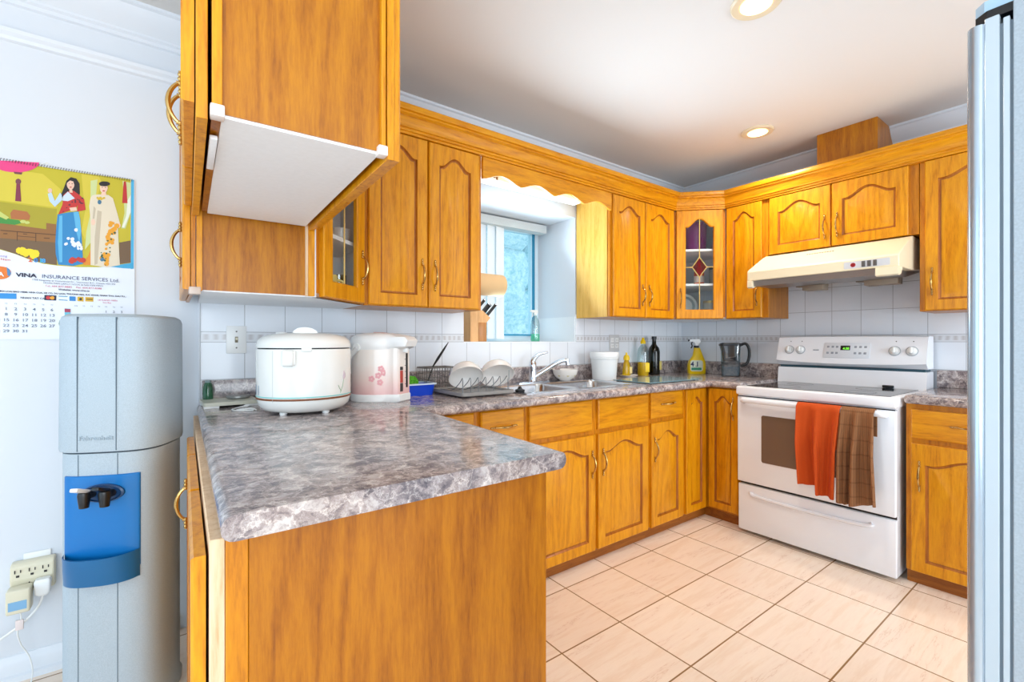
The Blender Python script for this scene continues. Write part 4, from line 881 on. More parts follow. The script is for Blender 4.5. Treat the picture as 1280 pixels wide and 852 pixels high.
('dress_flower',(232,160,28),7,[[(.3660,.4190),(.3630,.4120),(.3580,.4100),(.3530,.4130),(.3530,.4210),(.3580,.4260),(.3630,.4250)],[(.3480,.3340),(.3460,.3280),(.3420,.3270),(.3380,.3300),(.3380,.3350),(.3420,.3390),(.3460,.3380)],[(.3480,.3300),(.3450,.3240),(.3400,.3220),(.3360,.3250),(.3360,.3310),(.3400,.3360),(.3450,.3350)],[(.3600,.3790),(.3590,.3740),(.3540,.3720),(.3510,.3750),(.3510,.3800),(.3540,.3830),(.3590,.3830)],[(.3880,.4480),(.3850,.4390),(.3780,.4360),(.3720,.4410),(.3720,.4500),(.3780,.4560),(.3850,.4550)],[(.3720,.3780),(.3700,.3730),(.3660,.3710),(.3620,.3740),(.3620,.3790),(.3660,.3830),(.3700,.3820)],[(.3610,.3310),(.3590,.3240),(.3530,.3220),(.3490,.3260),(.3490,.3320),(.3530,.3370),(.3590,.3360)],[(.3620,.4190),(.3600,.4140),(.3560,.4130),(.3530,.4150),(.3530,.4200),(.3560,.4230),(.3600,.4230)],[(.3520,.3530),(.3510,.3490),(.3470,.3470),(.3440,.3500),(.3440,.3540),(.3470,.3570),(.3510,.3570)],[(.3570,.2950),(.3540,.2870),(.3470,.2850),(.3420,.2890),(.3420,.2970),(.3470,.3030),(.3540,.3020)],[(.3540,.3210),(.3510,.3140),(.3450,.3120),(.3400,.3160),(.3400,.3230),(.3450,.3290),(.3510,.3280)],[(.3660,.4250),(.3640,.4190),(.3590,.4160),(.3540,.4200),(.3540,.4260),(.3590,.4310),(.3640,.4310)],[(.3730,.3900),(.3710,.3840),(.3660,.3820),(.3620,.3860),(.3620,.3910),(.3660,.3960),(.3710,.3950)],[(.3770,.4190),(.3740,.4120),(.3680,.4090),(.3630,.4130),(.3630,.4210),(.3680,.4270),(.3740,.4260)],[(.3600,.4000),(.3570,.3920),(.3510,.3900),(.3460,.3940),(.3460,.4020),(.3510,.4080),(.3570,.4070)],[(.3780,.4190),(.3750,.4120),(.3690,.4090),(.3640,.4130),(.3640,.4210),(.3690,.4270),(.3750,.4260)],[(.3430,.3160),(.3400,.3080),(.3340,.3060),(.3290,.3100),(.3290,.3180),(.3340,.3240),(.3400,.3230)],[(.3700,.4550),(.3670,.4490),(.3620,.4470),(.3580,.4500),(.3580,.4570),(.3620,.4620),(.3670,.4610)],[(.3610,.3820),(.3590,.3780),(.3560,.3770),(.3530,.3790),(.3530,.3830),(.3560,.3860),(.3590,.3860)],[(.3650,.4580),(.3630,.4540),(.3590,.4520),(.3560,.4540),(.3560,.4590),(.3590,.4620),(.3630,.4620)],[(.3570,.3060),(.3550,.3000),(.3500,.2980),(.3450,.3020),(.3450,.3080),(.3500,.3130),(.3550,.3120)],[(.3630,.4110),(.3600,.4040),(.3550,.4020),(.3500,.4060),(.3500,.4130),(.3550,.4180),(.3600,.4170)],[(.3550,.3710),(.3530,.3660),(.3480,.3640),(.3450,.3670),(.3450,.3730),(.3480,.3770),(.3530,.3760)],[(.3730,.4320),(.3710,.4260),(.3660,.4240),(.3620,.4270),(.3620,.4330),(.3660,.4370),(.3710,.4370)],[(.3670,.4470),(.3650,.4410),(.3590,.4380),(.3540,.4420),(.3540,.4490),(.3590,.4540),(.3650,.4530)],[(.3510,.3190),(.3480,.3120),(.3430,.3100),(.3380,.3140),(.3380,.3210),(.3430,.3260),(.3480,.3250)],[(.3620,.3890),(.3590,.3820),(.3530,.3800),(.3480,.3840),(.3480,.3910),(.3530,.3960),(.3590,.3950)],[(.3670,.3920),(.3650,.3870),(.3600,.3850),(.3570,.3880),(.3570,.3940),(.3600,.3980),(.3650,.3970)],[(.3650,.3850),(.3620,.3790),(.3570,.3770),(.3530,.3800),(.3530,.3860),(.3570,.3910),(.3620,.3900)],[(.3710,.3790),(.3690,.3730),(.3640,.3710),(.3600,.3740),(.3600,.3800),(.3640,.3840),(.3690,.3840)],[(.3570,.3150),(.3550,.3090),(.3500,.3070),(.3450,.3100),(.3450,.3170),(.3500,.3210),(.3550,.3200)],[(.3810,.4340),(.3780,.4270),(.3710,.4240),(.3650,.4280),(.3650,.4360),(.3710,.4420),(.3780,.4410)],[(.3570,.3200),(.3540,.3130),(.3490,.3110),(.3440,.3150),(.3440,.3220),(.3490,.3270),(.3540,.3260)],[(.3730,.4550),(.3720,.4510),(.3670,.4490),(.3640,.4510),(.3640,.4560),(.3670,.4600),(.3720,.4600)]]),
('dress_flower',(48,92,60),8,[[(.3360,.3360),(.3350,.3340),(.3340,.3330),(.3320,.3340),(.3320,.3360),(.3340,.3380),(.3350,.3380)],[(.3400,.3260),(.3380,.3220),(.3350,.3210),(.3330,.3230),(.3330,.3270),(.3350,.3300),(.3380,.3290)],[(.3770,.4190),(.3760,.4150),(.3730,.4140),(.3700,.4160),(.3700,.4200),(.3730,.4220),(.3760,.4220)],[(.3480,.2890),(.3470,.2870),(.3460,.2870),(.3440,.2880),(.3440,.2900),(.3460,.2910),(.3470,.2910)],[(.3490,.3150),(.3490,.3130),(.3470,.3120),(.3450,.3130),(.3450,.3150),(.3470,.3170),(.3490,.3170)],[(.3620,.3430),(.3610,.3400),(.3590,.3390),(.3570,.3410),(.3570,.3440),(.3590,.3450),(.3610,.3450)],[(.3620,.3580),(.3610,.3560),(.3590,.3550),(.3570,.3570),(.3570,.3590),(.3590,.3610),(.3610,.3600)],[(.3660,.3910),(.3650,.3890),(.3620,.3880),(.3600,.3890),(.3600,.3920),(.3620,.3940),(.3650,.3940)],[(.3560,.3850),(.3550,.3820),(.3520,.3810),(.3500,.3820),(.3500,.3850),(.3520,.3870),(.3550,.3870)],[(.3680,.4130),(.3670,.4100),(.3650,.4090),(.3630,.4110),(.3630,.4140),(.3650,.4160),(.3670,.4150)],[(.3410,.3170),(.3400,.3140),(.3370,.3130),(.3350,.3150),(.3350,.3180),(.3370,.3210),(.3400,.3200)],[(.3520,.3350),(.3510,.3320),(.3480,.3310),(.3460,.3330),(.3460,.3360),(.3480,.3380),(.3510,.3380)],[(.3380,.3210),(.3370,.3180),(.3340,.3170),(.3320,.3180),(.3320,.3220),(.3340,.3250),(.3370,.3240)],[(.3480,.3070),(.3470,.3040),(.3440,.3020),(.3420,.3040),(.3420,.3080),(.3440,.3100),(.3470,.3100)]]),
('dress_flower',(70,120,150),8,[[(.3350,.5320),(.3340,.5280),(.3320,.5240),(.3300,.5220),(.3280,.5220),(.3250,.5230),(.3240,.5260),(.3230,.5300),(.3240,.5330),(.3250,.5370),(.3280,.5390),(.3300,.5390),(.3320,.5380),(.3340,.5350)],[(.3440,.3110),(.3430,.3070),(.3410,.3040),(.3380,.3030),(.3360,.3020),(.3330,.3030),(.3310,.3060),(.3300,.3090),(.3310,.3130),(.3330,.3150),(.3360,.3170),(.3380,.3170),(.3410,.3160),(.3430,.3140)]]),
('dress_flower',(214,180,40),7,[[(.3270,.5460),(.3250,.5430),(.3220,.5420),(.3200,.5430),(.3200,.5470),(.3220,.5500),(.3250,.5500)],[(.3310,.5420),(.3300,.5380),(.3260,.5360),(.3230,.5390),(.3230,.5430),(.3260,.5460),(.3300,.5460)],[(.3340,.5450),(.3320,.5410),(.3290,.5400),(.3260,.5420),(.3260,.5460),(.3290,.5490),(.3320,.5490)],[(.3370,.5480),(.3370,.5450),(.3350,.5440),(.3330,.5460),(.3330,.5480),(.3350,.5500),(.3370,.5490)],[(.3360,.5470),(.3350,.5440),(.3330,.5430),(.3310,.5440),(.3310,.5470),(.3330,.5500),(.3350,.5500)],[(.3350,.5480),(.3340,.5430),(.3300,.5420),(.3270,.5440),(.3270,.5490),(.3300,.5520),(.3340,.5520)],[(.3390,.5450),(.3370,.5410),(.3340,.5390),(.3310,.5410),(.3310,.5460),(.3340,.5490),(.3370,.5480)],[(.3460,.5490),(.3440,.5460),(.3410,.5440),(.3380,.5460),(.3380,.5500),(.3410,.5530),(.3440,.5530)]]),
('skin',(238,202,178),6,[[(.3530,.5900),(.3510,.5800),(.3480,.5730),(.3440,.5680),(.3390,.5670),(.3340,.5700),(.3310,.5760),(.3300,.5850),(.3310,.5940),(.3340,.6020),(.3390,.6070),(.3440,.6080),(.3480,.6050),(.3510,.5980)],[(.3360,.5710),(.3470,.5730),(.3490,.5600),(.3320,.5570)],[(.3170,.4510),(.3160,.4460),(.3140,.4410),(.3120,.4390),(.3090,.4380),(.3070,.4400),(.3050,.4440),(.3050,.4490),(.3050,.4540),(.3070,.4590),(.3090,.4620),(.3120,.4620),(.3140,.4600),(.3160,.4560)],[(.3910,.4500),(.3910,.4450),(.3890,.4420),(.3870,.4390),(.3850,.4390),(.3830,.4410),(.3810,.4440),(.3810,.4480),(.3810,.4530),(.3830,.4560),(.3850,.4590),(.3870,.4590),(.3890,.4570),(.3910,.4540)]]),
('hair',(28,22,20),7,[[(.3600,.6070),(.3580,.6030),(.3530,.5990),(.3470,.5950),(.3390,.5940),(.3330,.5940),(.3280,.5970),(.3270,.6010),(.3280,.6050),(.3330,.6100),(.3390,.6130),(.3470,.6140),(.3530,.6140),(.3580,.6110)],[(.3390,.5900),(.3380,.5890),(.3360,.5880),(.3350,.5890),(.3360,.5910),(.3380,.5910)],[(.3480,.5910),(.3470,.5890),(.3450,.5890),(.3440,.5900),(.3450,.5910),(.3470,.5920)]]),
('lips',(190,50,60),8,[[(.3450,.5770),(.3440,.5750),(.3410,.5740),(.3380,.5740),(.3370,.5760),(.3380,.5770),(.3410,.5790),(.3440,.5780)]]),
('orange_drape',(224,140,30),4,[[(.3030,.3440),(.3030,.2850),(.2820,.2830),(.2870,.3050),(.2950,.3160)]]),
('yellow_blossom',(244,214,30),6,[[(.1610,.3070),(.1560,.2950),(.1470,.2910),(.1400,.2980),(.1400,.3100),(.1470,.3190),(.1560,.3170)],[(.1360,.3170),(.1330,.3070),(.1250,.3040),(.1180,.3100),(.1180,.3200),(.1250,.3270),(.1330,.3260)],[(.1520,.3080),(.1500,.3010),(.1440,.2990),(.1390,.3030),(.1390,.3100),(.1440,.3160),(.1500,.3150)],[(.1230,.3190),(.1190,.3090),(.1110,.3060),(.1050,.3120),(.1050,.3220),(.1110,.3300),(.1190,.3280)],[(.1650,.3140),(.1610,.3030),(.1520,.2990),(.1450,.3060),(.1450,.3170),(.1520,.3260),(.1610,.3240)],[(.1270,.3100),(.1250,.3040),(.1200,.3020),(.1150,.3050),(.1150,.3120),(.1200,.3170),(.1250,.3160)],[(.1220,.3190),(.1190,.3110),(.1130,.3090),(.1080,.3130),(.1080,.3220),(.1130,.3270),(.1190,.3260)],[(.1450,.3200),(.1420,.3120),(.1360,.3100),(.1310,.3140),(.1310,.3230),(.1360,.3280),(.1420,.3270)],[(.1370,.3170),(.1330,.3080),(.1260,.3050),(.1200,.3110),(.1200,.3200),(.1260,.3270),(.1330,.3260)],[(.1610,.3070),(.1590,.3010),(.1530,.2980),(.1490,.3020),(.1490,.3090),(.1530,.3140),(.1590,.3130)],[(.1320,.3200),(.1280,.3090),(.1190,.3050),(.1120,.3120),(.1120,.3230),(.1190,.3320),(.1280,.3300)],[(.1570,.3020),(.1540,.2940),(.1480,.2910),(.1420,.2960),(.1420,.3050),(.1480,.3110),(.1540,.3090)],[(.1580,.3150),(.1540,.3050),(.1460,.3020),(.1400,.3070),(.1400,.3180),(.1460,.3250),(.1540,.3240)],[(.1520,.3170),(.1490,.3070),(.1400,.3030),(.1340,.3090),(.1340,.3200),(.1400,.3280),(.1490,.3260)],[(.1640,.3070),(.1620,.3010),(.1560,.2990),(.1520,.3030),(.1520,.3100),(.1560,.3140),(.1620,.3130)],[(.1390,.3100),(.1350,.3000),(.1280,.2970),(.1210,.3030),(.1210,.3130),(.1280,.3200),(.1350,.3190)]]),
('logo_oval',(226,120,36),3,[[(.0930,.2370),(.0920,.2300),(.0880,.2230),(.0820,.2170),(.0740,.2130),(.0650,.2110),(.0570,.2120),(.0490,.2140),(.0440,.2190),(.0400,.2250),(.0380,.2320),(.0400,.2390),(.0440,.2460),(.0490,.2520),(.0570,.2560),(.0650,.2580),(.0740,.2570),(.0820,.2550),(.0880,.2500),(.0920,.2440)]]),
('logo_oval',(70,130,180),4,[[(.0820,.2560),(.0890,.2480),(.0930,.2350),(.0890,.2240),(.0840,.2270),(.0850,.2370)]]),
('blue_label',(40,140,210),3,[[(.0280,.1620),(.1060,.1640),(.1060,.1440),(.0280,.1430)]]),
('card',(28,30,60),3,[[(.1770,.1630),(.2090,.1630),(.2080,.1440),(.1770,.1440)]]),
('card',(200,40,50),4,[[(.1930,.1540),(.1920,.1500),(.1890,.1470),(.1850,.1470),(.1820,.1500),(.1810,.1530),(.1820,.1570),(.1850,.1600),(.1890,.1600),(.1920,.1580)]]),
('card',(236,160,40),5,[[(.2040,.1540),(.2030,.1500),(.2000,.1470),(.1960,.1470),(.1930,.1490),(.1910,.1530),(.1930,.1570),(.1960,.1590),(.2000,.1600),(.2030,.1570)]]),
('card',(90,150,190),3,[[(.2150,.1620),(.2390,.1620),(.2390,.1590),(.2150,.1590)],[(.2150,.1490),(.2390,.1480),(.2390,.1450),(.2150,.1460)]]),
('card',(40,130,200),3,[[(.2440,.1620),(.2610,.1620),(.2610,.1450),(.2440,.1450)]]),
('card',(214,170,36),3,[[(.2660,.1620),(.2830,.1620),(.2830,.1440),(.2660,.1450)],[(.2880,.1620),(.3110,.1620),(.3110,.1450),(.2880,.1450)]]),
('card',(40,34,30),4,[[(.2790,.1530),(.2780,.1490),(.2750,.1480),(.2720,.1490),(.2710,.1530),(.2720,.1560),(.2750,.1580),(.2780,.1570)],[(.2910,.1550),(.3090,.1550),(.3090,.1520),(.2910,.1520)]]),
('mini_picture',(110,190,214),3,[[(.2310,.1160),(.2470,.1150),(.2470,.0780),(.2310,.0790)]]),
('mini_picture',(170,60,90),4,[[(.2310,.1150),(.2470,.1140),(.2470,.1020),(.2310,.1020)]]),
('mini_picture',(90,140,110),3,[[(.2260,.0600),(.2250,.0490),(.2210,.0450),(.2170,.0490),(.2150,.0590),(.2170,.0700),(.2210,.0740),(.2250,.0700)]]),
]
t = thing('wall_calendar', 'large wall calendar with two women in traditional long dresses and printed month grid', 'calendar', (-0.545, WY-0.0005, 1.216))
bm = B(); box(bm, 0, 0.434, -0.004, 0, 0, 0.635); pg = obj('page', bm, ink((232, 238, 248)), t, smooth=0)
CAL_N = 0
for name, rgb, ly, polys in [(n_, c_, l_, g_) for n_, c_, l_, p_ in CAL for g_ in ([p_] if len(p_) > 4 else [[q_] for q_ in p_])]:
    bm = B()
    for i_, P_ in enumerate(polys):
        q = [(max(0.002, a), b) for a, b in P_]; q = [p for i, p in enumerate(q) if p != q[i-1]]
        if len(q) < 3: continue
        y = -0.0042-0.00035*ly-0.000006*i_-0.000012*CAL_N; bm.faces.new([bm.verts.new((a, y, b)) for a, b in q])
    CAL_N = (CAL_N+1) % 5
    bmesh.ops.triangulate(bm, faces=bm.faces[:], ngon_method='EAR_CLIP')
    if len(polys) == 1:
        bmesh.ops.split_edges(bm, edges=bm.edges[:])
        for k_, f_ in enumerate(bm.faces):
            for v_ in f_.verts: v_.co.y -= 0.000008*k_
    obj('print_'+name, bm, ink(rgb), pg, smooth=0)
NAVY = ink((34, 38, 66)); TXT = ink((70, 78, 110)); REDT = ink((206, 80, 110))
def ct_(name, s, x, z, size, m, align='LEFT', bold=0.0, wide=1.0): return text(name, s, size, m, pg, (x, -0.0065, z), (PI/2, 0, 0), align, 0.0001, bold, wide)
ct_('heading', 'VINA', 0.105, 0.225, 0.019, NAVY, bold=0.0007, wide=1.18); ct_('heading', 'INSURANCE SERVICES Ltd.', 0.170, 0.225, 0.019, ink((52, 58, 100)), wide=0.985)
ct_('address_line', '1758 Kingsway at Commercial Dr., Vancouver B.C., Canada V5N 2S5', 0.260, 0.214, 0.0082, TXT, 'CENTER', wide=1.0)
ct_('address_line', 'HOAN MAN LAM-LY NGOC & NGUYEN MINH', 0.257, 0.2045, 0.0080, TXT, 'CENTER')
ct_('phone_line', 'Tel: 604-877-8883    Fax: 604-877-8388', 0.257, 0.1935, 0.0095, REDT, 'CENTER', wide=1.02)
ct_('web_line', 'Website: www.vina.ca', 0.257, 0.1825, 0.0096, NAVY, 'CENTER', 0.0002)
ct_('service_strip', 'MOI LOAI BAO HIEM: NHA CUA, XE CO, DU LICH, THUONG MAI, SUC KHOE, NHAN THO, DAU TU...', 0.408, 0.1675, 0.0078, NAVY, 'RIGHT', 0.00025, 0.98)
ct_('cards_line', 'NHAN TAT CA', 0.116, 0.1465, 0.0092, NAVY, bold=0.0002)
ct_('broker_line', 'LE DANG HIEN', 0.324, 0.1495, 0.0085, REDT); ct_('broker_line', 'Viet Bao', 0.338, 0.1405, 0.0075, REDT)
ct_('logo_letters', 'INA', 0.058, 0.223, 0.020, ink((236, 240, 246)), 'CENTER', 0.0006)
ct_('greeting', 'Phuong', 0.067, 0.291, 0.011, ink((150, 120, 190)), 'CENTER'); ct_('greeting', 'Viet Nam', 0.092, 0.279, 0.0115, ink((214, 90, 60)), 'RIGHT', wide=1.1)
for s, x, c in (('2', 0.136, (226, 110, 50)), ('0', 0.150, (40, 130, 200)), ('1', 0.163, (60, 170, 200)), ('8', 0.170, (70, 160, 220))): ct_('year_digit', s, x, 0.281, 0.021, ink(c), bold=0.0009)
DG = ink((98, 110, 128)); CX_ = [0.058, 0.081, 0.104, 0.1275, 0.151, 0.174, 0.197]
for d in range(1, 32):
    c = (d % 7); r = d//7
    ct_('date', str(d), CX_[c], 0.104-0.0198*r, 0.0145, REDT if c == 0 else DG, 'CENTER', 0.0001, 1.15)
for k, s in enumerate(('CN', 'T2', 'T3', 'T4', 'T5', 'T6', 'T7')): ct_('weekday', s, CX_[k], 0.1245, 0.0065, DG, 'CENTER')
CY_ = [0.262, 0.284, 0.306, 0.327, 0.348, 0.371, 0.394]
for d in range(1, 29):
    c = (d+3) % 7; r = (d+3)//7
    ct_('date', str(d), CY_[c], 0.104-0.0198*r, 0.0125, REDT if c == 0 else DG, 'CENTER', 0.0001, 1.1)
for k, s in enumerate(('CN', 'T2', 'T3', 'T4', 'T5', 'T6', 'T7')): ct_('weekday', s, CY_[k], 0.1245, 0.0065, DG, 'CENTER')
bm = B()
for k in range(58):
    x = 0.008+k*0.0073; tube(bm, [(x, -0.0055, 0.630), (x+0.001, -0.009, 0.634), (x+0.002, -0.0055, 0.640), (x+0.002, 0.0, 0.639)], 0.0008, 5)
obj('spiral_binding', bm, DGREY, t)
bm = B(); tube(bm, [(0.165, -0.002, 0.639), (0.182, -0.004, 0.650), (0.199, -0.002, 0.639)], 0.0012, 6); lathe(bm, [(0.0, -0.012), (0.004, -0.011), (0.004, 0)], seg=12, M=Matrix.Translation((0.182, 0.0, 0.649)) @ Matrix.Rotation(PI/2, 4, 'X')); obj('hanger', bm, WPLA, t)

# ------------------------------------------------------------------ window bay things
t = thing('vertical_blind', 'white vertical blind with a wide fabric headrail inside the window bay', 'blind', (1.42, 2.69, 0))
bm = B(); box(bm, 0, 0.885, -0.03, 0.05, 2.025, 2.085, 0.002, 1); obj('headrail', bm, speckle('blind_fabric', (206, 212, 212), 6, 0.7, 200), t)
BV = mat('blind_vane', (236, 242, 246), 0.6)
for k in range(7):
    bm = B(); Mv = Matrix.Translation((0.03+k*0.076, 0.02, 0)) @ Matrix.Rotation(math.radians(14), 4, 'Z'); box(bm, -0.042, 0.042, -0.0015, 0.0015, 1.225, 2.025, M=Mv); obj('vane', bm, BV, t, smooth=0)
t = thing('knife_block', 'pale wooden knife block with black handled knives on the window sill', 'knife block', (1.555, 2.475, 1.206), math.radians(-4))
BLK = oak('beech_block', ((206, 150, 92), (222, 168, 108), (232, 182, 122)))
bm = B(); prism(bm, [(-0.065, 0.0), (0.045, 0.0), (0.045, 0.115), (0.075, 0.150), (0.02, 0.195), (-0.065, 0.195)], -0.05, 0.05, 'y'); kb = obj('block', bm, BLK, t, smooth=0)
bm = B(); box(bm, -0.01, 0.047, -0.054, -0.049, 0.0, 0.12, 0.002); obj('front_slab', bm, oak('beech_dark', ((176, 118, 66), (190, 130, 76), (200, 142, 86))), t)
for x, y, ln in ((0.055, -0.03, 0.11), (0.040, 0.0, 0.095), (0.020, -0.03, 0.085), (0.000, 0.02, 0.11)):
    Mk = Matrix.Translation((x, y, 0.155+(0.06-x)*0.55)) @ Matrix.Rotation(math.radians(42), 4, 'Y')
    bm = B(); box(bm, -0.009, 0.009, -0.006, 0.006, 0.0, ln, 0.003, M=Mk); kh = obj('knife_handle', bm, BLACK, t)
    bm = B(); box(bm, -0.010, 0.010, -0.0065, 0.0065, -0.008, 0.006, 0.001, M=Mk); box(bm, -0.0095, 0.0095, -0.0065, 0.0065, ln-0.006, ln+0.002, 0.001, M=Mk); obj('knife_bolster', bm, STEEL, kh)
t = thing('spray_bottle', 'clear trigger spray bottle with green liquid at the bottom on the sill', 'spray bottle', (2.125, 2.58, 1.206))
CLR = thin_glass('clear_plastic', (226, 240, 240), 0.16, 0.1)
bm = B(); lathe(bm, [(0.0, 0.0), (0.031, 0.0), (0.033, 0.01), (0.033, 0.125), (0.026, 0.155), (0.013, 0.178), (0.013, 0.190), (0, 0.190)], seg=24); obj('bottle', bm, CLR, t)
bm = B(); lathe(bm, [(0.0, 0.002), (0.030, 0.002), (0.0315, 0.01), (0.0315, 0.055), (0, 0.055)], seg=24); obj('green_liquid', bm, mat('green_liquid', (20, 200, 150), 0.3), t)
def trigger(t, z, m_head, m_trig, k=1.0):
    bm = B(); lathe(bm, [(0.0, z), (0.014*k, z), (0.014*k, z+0.018*k), (0.0, z+0.018*k)], seg=16)
    prism(bm, [(-0.050*k, z+0.034*k), (-0.046*k, z+0.050*k), (0.018*k, z+0.052*k), (0.028*k, z+0.034*k), (0.014*k, z+0.016*k), (-0.012*k, z+0.018*k), (-0.018*k, z+0.032*k)], -0.009*k, 0.009*k, 'y'); obj('spray_head', bm, m_head, t)
    bm = B(); tube(bm, smoothpath([(-0.028*k, 0, z+0.034*k), (-0.034*k, 0, z+0.018*k), (-0.030*k, 0, z+0.002*k), (-0.038*k, 0, z-0.014*k)], 4), 0.0045*k, 8); obj('spray_trigger', bm, m_trig, t)
    bm = B(); box(bm, -0.058*k, -0.046*k, -0.006*k, 0.006*k, z+0.036*k, z+0.049*k, 0.001); obj('nozzle', bm, m_trig, t)
trigger(t, 0.186, WPLA, WPLA, 0.8)
t = thing('paper_roll', 'tan paper towel roll hanging at the left edge of the window', 'paper roll', (1.345, 2.25, 1.538))
bm = B(); Mr = Matrix.Rotation(PI/2, 4, 'Y'); lathe(bm, [(0.019, 0.012), (0.064, 0.012), (0.064, 0.245), (0.019, 0.245)], seg=32, M=Mr); obj('roll', bm, mat('kraft_paper', (226, 190, 140), 0.8), t)
bm = B(); lathe(bm, [(0.0, 0.0), (0.018, 0.0), (0.018, 0.252), (0.0, 0.252)], seg=16, M=Mr); obj('holder_rod', bm, mat('rod_wood', (190, 140, 80), .5), t)
bm = B(); box(bm, -0.011, 0.0, -0.03, 0.03, -0.03, 0.03, 0.003); obj('holder_bracket', bm, WPLA, t)

# ------------------------------------------------------------------ sink and tap
t = thing('sink', 'stainless steel double bowl sink set into the worktop below the window', 'sink', (0, 0, ZC))
bm = B(); sx0, sx1, sy0, sy1 = 1.44, 2.36, 1.815, 2.345
def ring_plate(bm, outer, holes, z0, z1):
    (x0, x1, y0, y1) = outer
    xs = sorted({x0, x1, *[h[0] for h in holes], *[h[1] for h in holes]}); ys = sorted({y0, y1, *[h[2] for h in holes], *[h[3] for h in holes]})
    for i in range(len(xs)-1):
        for j in range(len(ys)-1):
            cx, cy = (xs[i]+xs[i+1])/2, (ys[j]+ys[j+1])/2
            if any(h[0] < cx < h[1] and h[2] < cy < h[3] for h in holes): continue
            box(bm, xs[i], xs[i+1], ys[j], ys[j+1], z0, z1)
ha, hb_ = (1.475, 1.862, 1.855, 2.215), (1.892, 2.325, 1.855, 2.215)
ring_plate(bm, (sx0, sx1, sy0, sy1), (ha, hb_), 0.0, 0.005); obj('rim', bm, STEEL, t, smooth=0)
for h in (ha, hb_):
    bm = B()
    def lay(i, z, r): return [(x, y, z) for x, y in rrect(h[0]+i, h[1]-i, h[2]+i, h[3]-i, r, 6)]
    loft(bm, [lay(0.0, 0.004, 0.03), lay(0.004, -0.01, 0.05), lay(0.010, -0.14, 0.06), lay(0.03, -0.165, 0.07), lay(0.12, -0.170, 0.03)], True, False, True)
    b = obj('bowl', bm, STEEL, t)
    bm = B(); lathe(bm, [(0.0, -0.168), (0.04, -0.168), (0.042, -0.171), (0.0, -0.171)], ((h[0]+h[1])/2, (h[2]+h[3])/2, 0), 20); obj('drain', bm, DGREY, b)
t = thing('tap', 'chrome single lever kitchen tap behind the double sink', 'tap', (1.862, 2.285, ZC+0.005), 0)
bm = B(); prism(bm, rrect(-0.13, 0.13, -0.026, 0.026, 0.024), 0.0, 0.008); obj('base_plate', bm, CHROME, t)
bm = B(); lathe(bm, [(0.030, 0.008), (0.026, 0.02), (0.023, 0.085), (0.025, 0.10), (0.023, 0.125), (0.012, 0.140), (0.0, 0.142)], seg=24); obj('body', bm, CHROME, t)
bm = B(); tube(bm, smoothpath([(0.0, 0.0, 0.030), (0.06, -0.04, 0.074), (0.12, -0.083, 0.120), (0.158, -0.112, 0.140), (0.184, -0.132, 0.138)], 5), [0.019-0.006*k/20 for k in range(21)], 12); sp_ = obj('spout', bm, CHROME, t)
bm = B(); tube(bm, [(0.178, -0.128, 0.150), (0.182, -0.131, 0.112)], 0.014, 14); obj('aerator', bm, CHROME, sp_)
bm = B(); tube(bm, smoothpath([(-0.004, 0.004, 0.105), (0.004, 0.0, 0.145), (0.045, -0.012, 0.180), (0.10, -0.03, 0.192)], 5), [0.023, .022, .021, .020, .019, .018, .0165, .015, .0135, .012, .011, .010, .009, .008, .007, .006], 12); obj('lever', bm, CHROME, t)

# ------------------------------------------------------------------ things on the worktop
# rice cooker
t = thing('rice_cooker', 'large white rice cooker with brown stripe on the peninsula worktop', 'rice cooker', (0.425, 1.925, ZC), math.radians(-12.4))
RW = mat('cooker_white', (240, 238, 232), 0.18); R_ = 0.168
bm = B(); lathe(bm, [(0.0, 0.007), (0.118, 0.007), (0.142, 0.014), (0.159, 0.030), (0.1655, 0.05), (R_, 0.07), (R_, 0.236), (0.166, 0.240), (0.0, 0.240)], seg=64); obj('body', bm, RW, t, smooth=50)
bm = B(); lathe(bm, [(0.0, 0.240), (0.163, 0.240), (0.163, 0.246), (0.0, 0.246)], seg=64); obj('lid_gap', bm, BLACK, t)
bm = B(); lathe(bm, [(0.0, 0.245), (0.167, 0.245), (0.168, 0.256), (0.163, 0.272), (0.148, 0.286), (0.115, 0.296), (0.06, 0.301), (0.0, 0.302)], seg=64); ld = obj('lid', bm, RW, t, smooth=50)
bm = B(); prism(bm, [(-0.050, 0.290), (-0.046, 0.303), (-0.034, 0.316), (-0.015, 0.323), (0.012, 0.323), (0.034, 0.316), (0.048, 0.303), (0.052, 0.290)], -0.020, 0.020, 'y'); bmesh.ops.bevel(bm, geom=bm.edges[:], offset=0.006, segments=2, affect='EDGES'); obj('lid_handle', bm, RW, ld)
bm = B(); lathe(bm, [(0.0, 0.30), (0.022, 0.30), (0.020, 0.312), (0.0, 0.315)], (-0.085, 0.06, -0.008), 20); obj('steam_vent', bm, WPLA, ld)
bm = B(); lathe(bm, [(R_+0.0004, 0.056), (R_+0.0009, 0.057), (R_+0.0009, 0.062), (R_+0.0004, 0.063)], seg=64, cap=False); obj('brown_stripe', bm, ink((132, 76, 40)), t)
bm = B(); lathe(bm, [(R_+0.0003, 0.066), (R_+0.0008, 0.0665), (R_+0.0008, 0.069), (R_+0.0003, 0.0695)], seg=64, cap=False); obj('teal_stripe', bm, ink((120, 206, 200)), t)
def on(x, z, off=0.0, r=R_): return Vector((x, -math.sqrt(max(1e-6, (r+off)**2-x*x)), z))
bm = B(); box(bm, -0.075, -0.036, -0.182, -0.140, 0.180, 0.238, 0.008, 3); box(bm, -0.046, -0.030, -0.176, -0.15, 0.184, 0.236, 0.004); obj('handle_lug', bm, RW, t)
bm = B(); box(bm, -0.012, 0.022, -0.175, -0.150, 0.232, 0.246, 0.003); obj('latch', bm, RW, t)
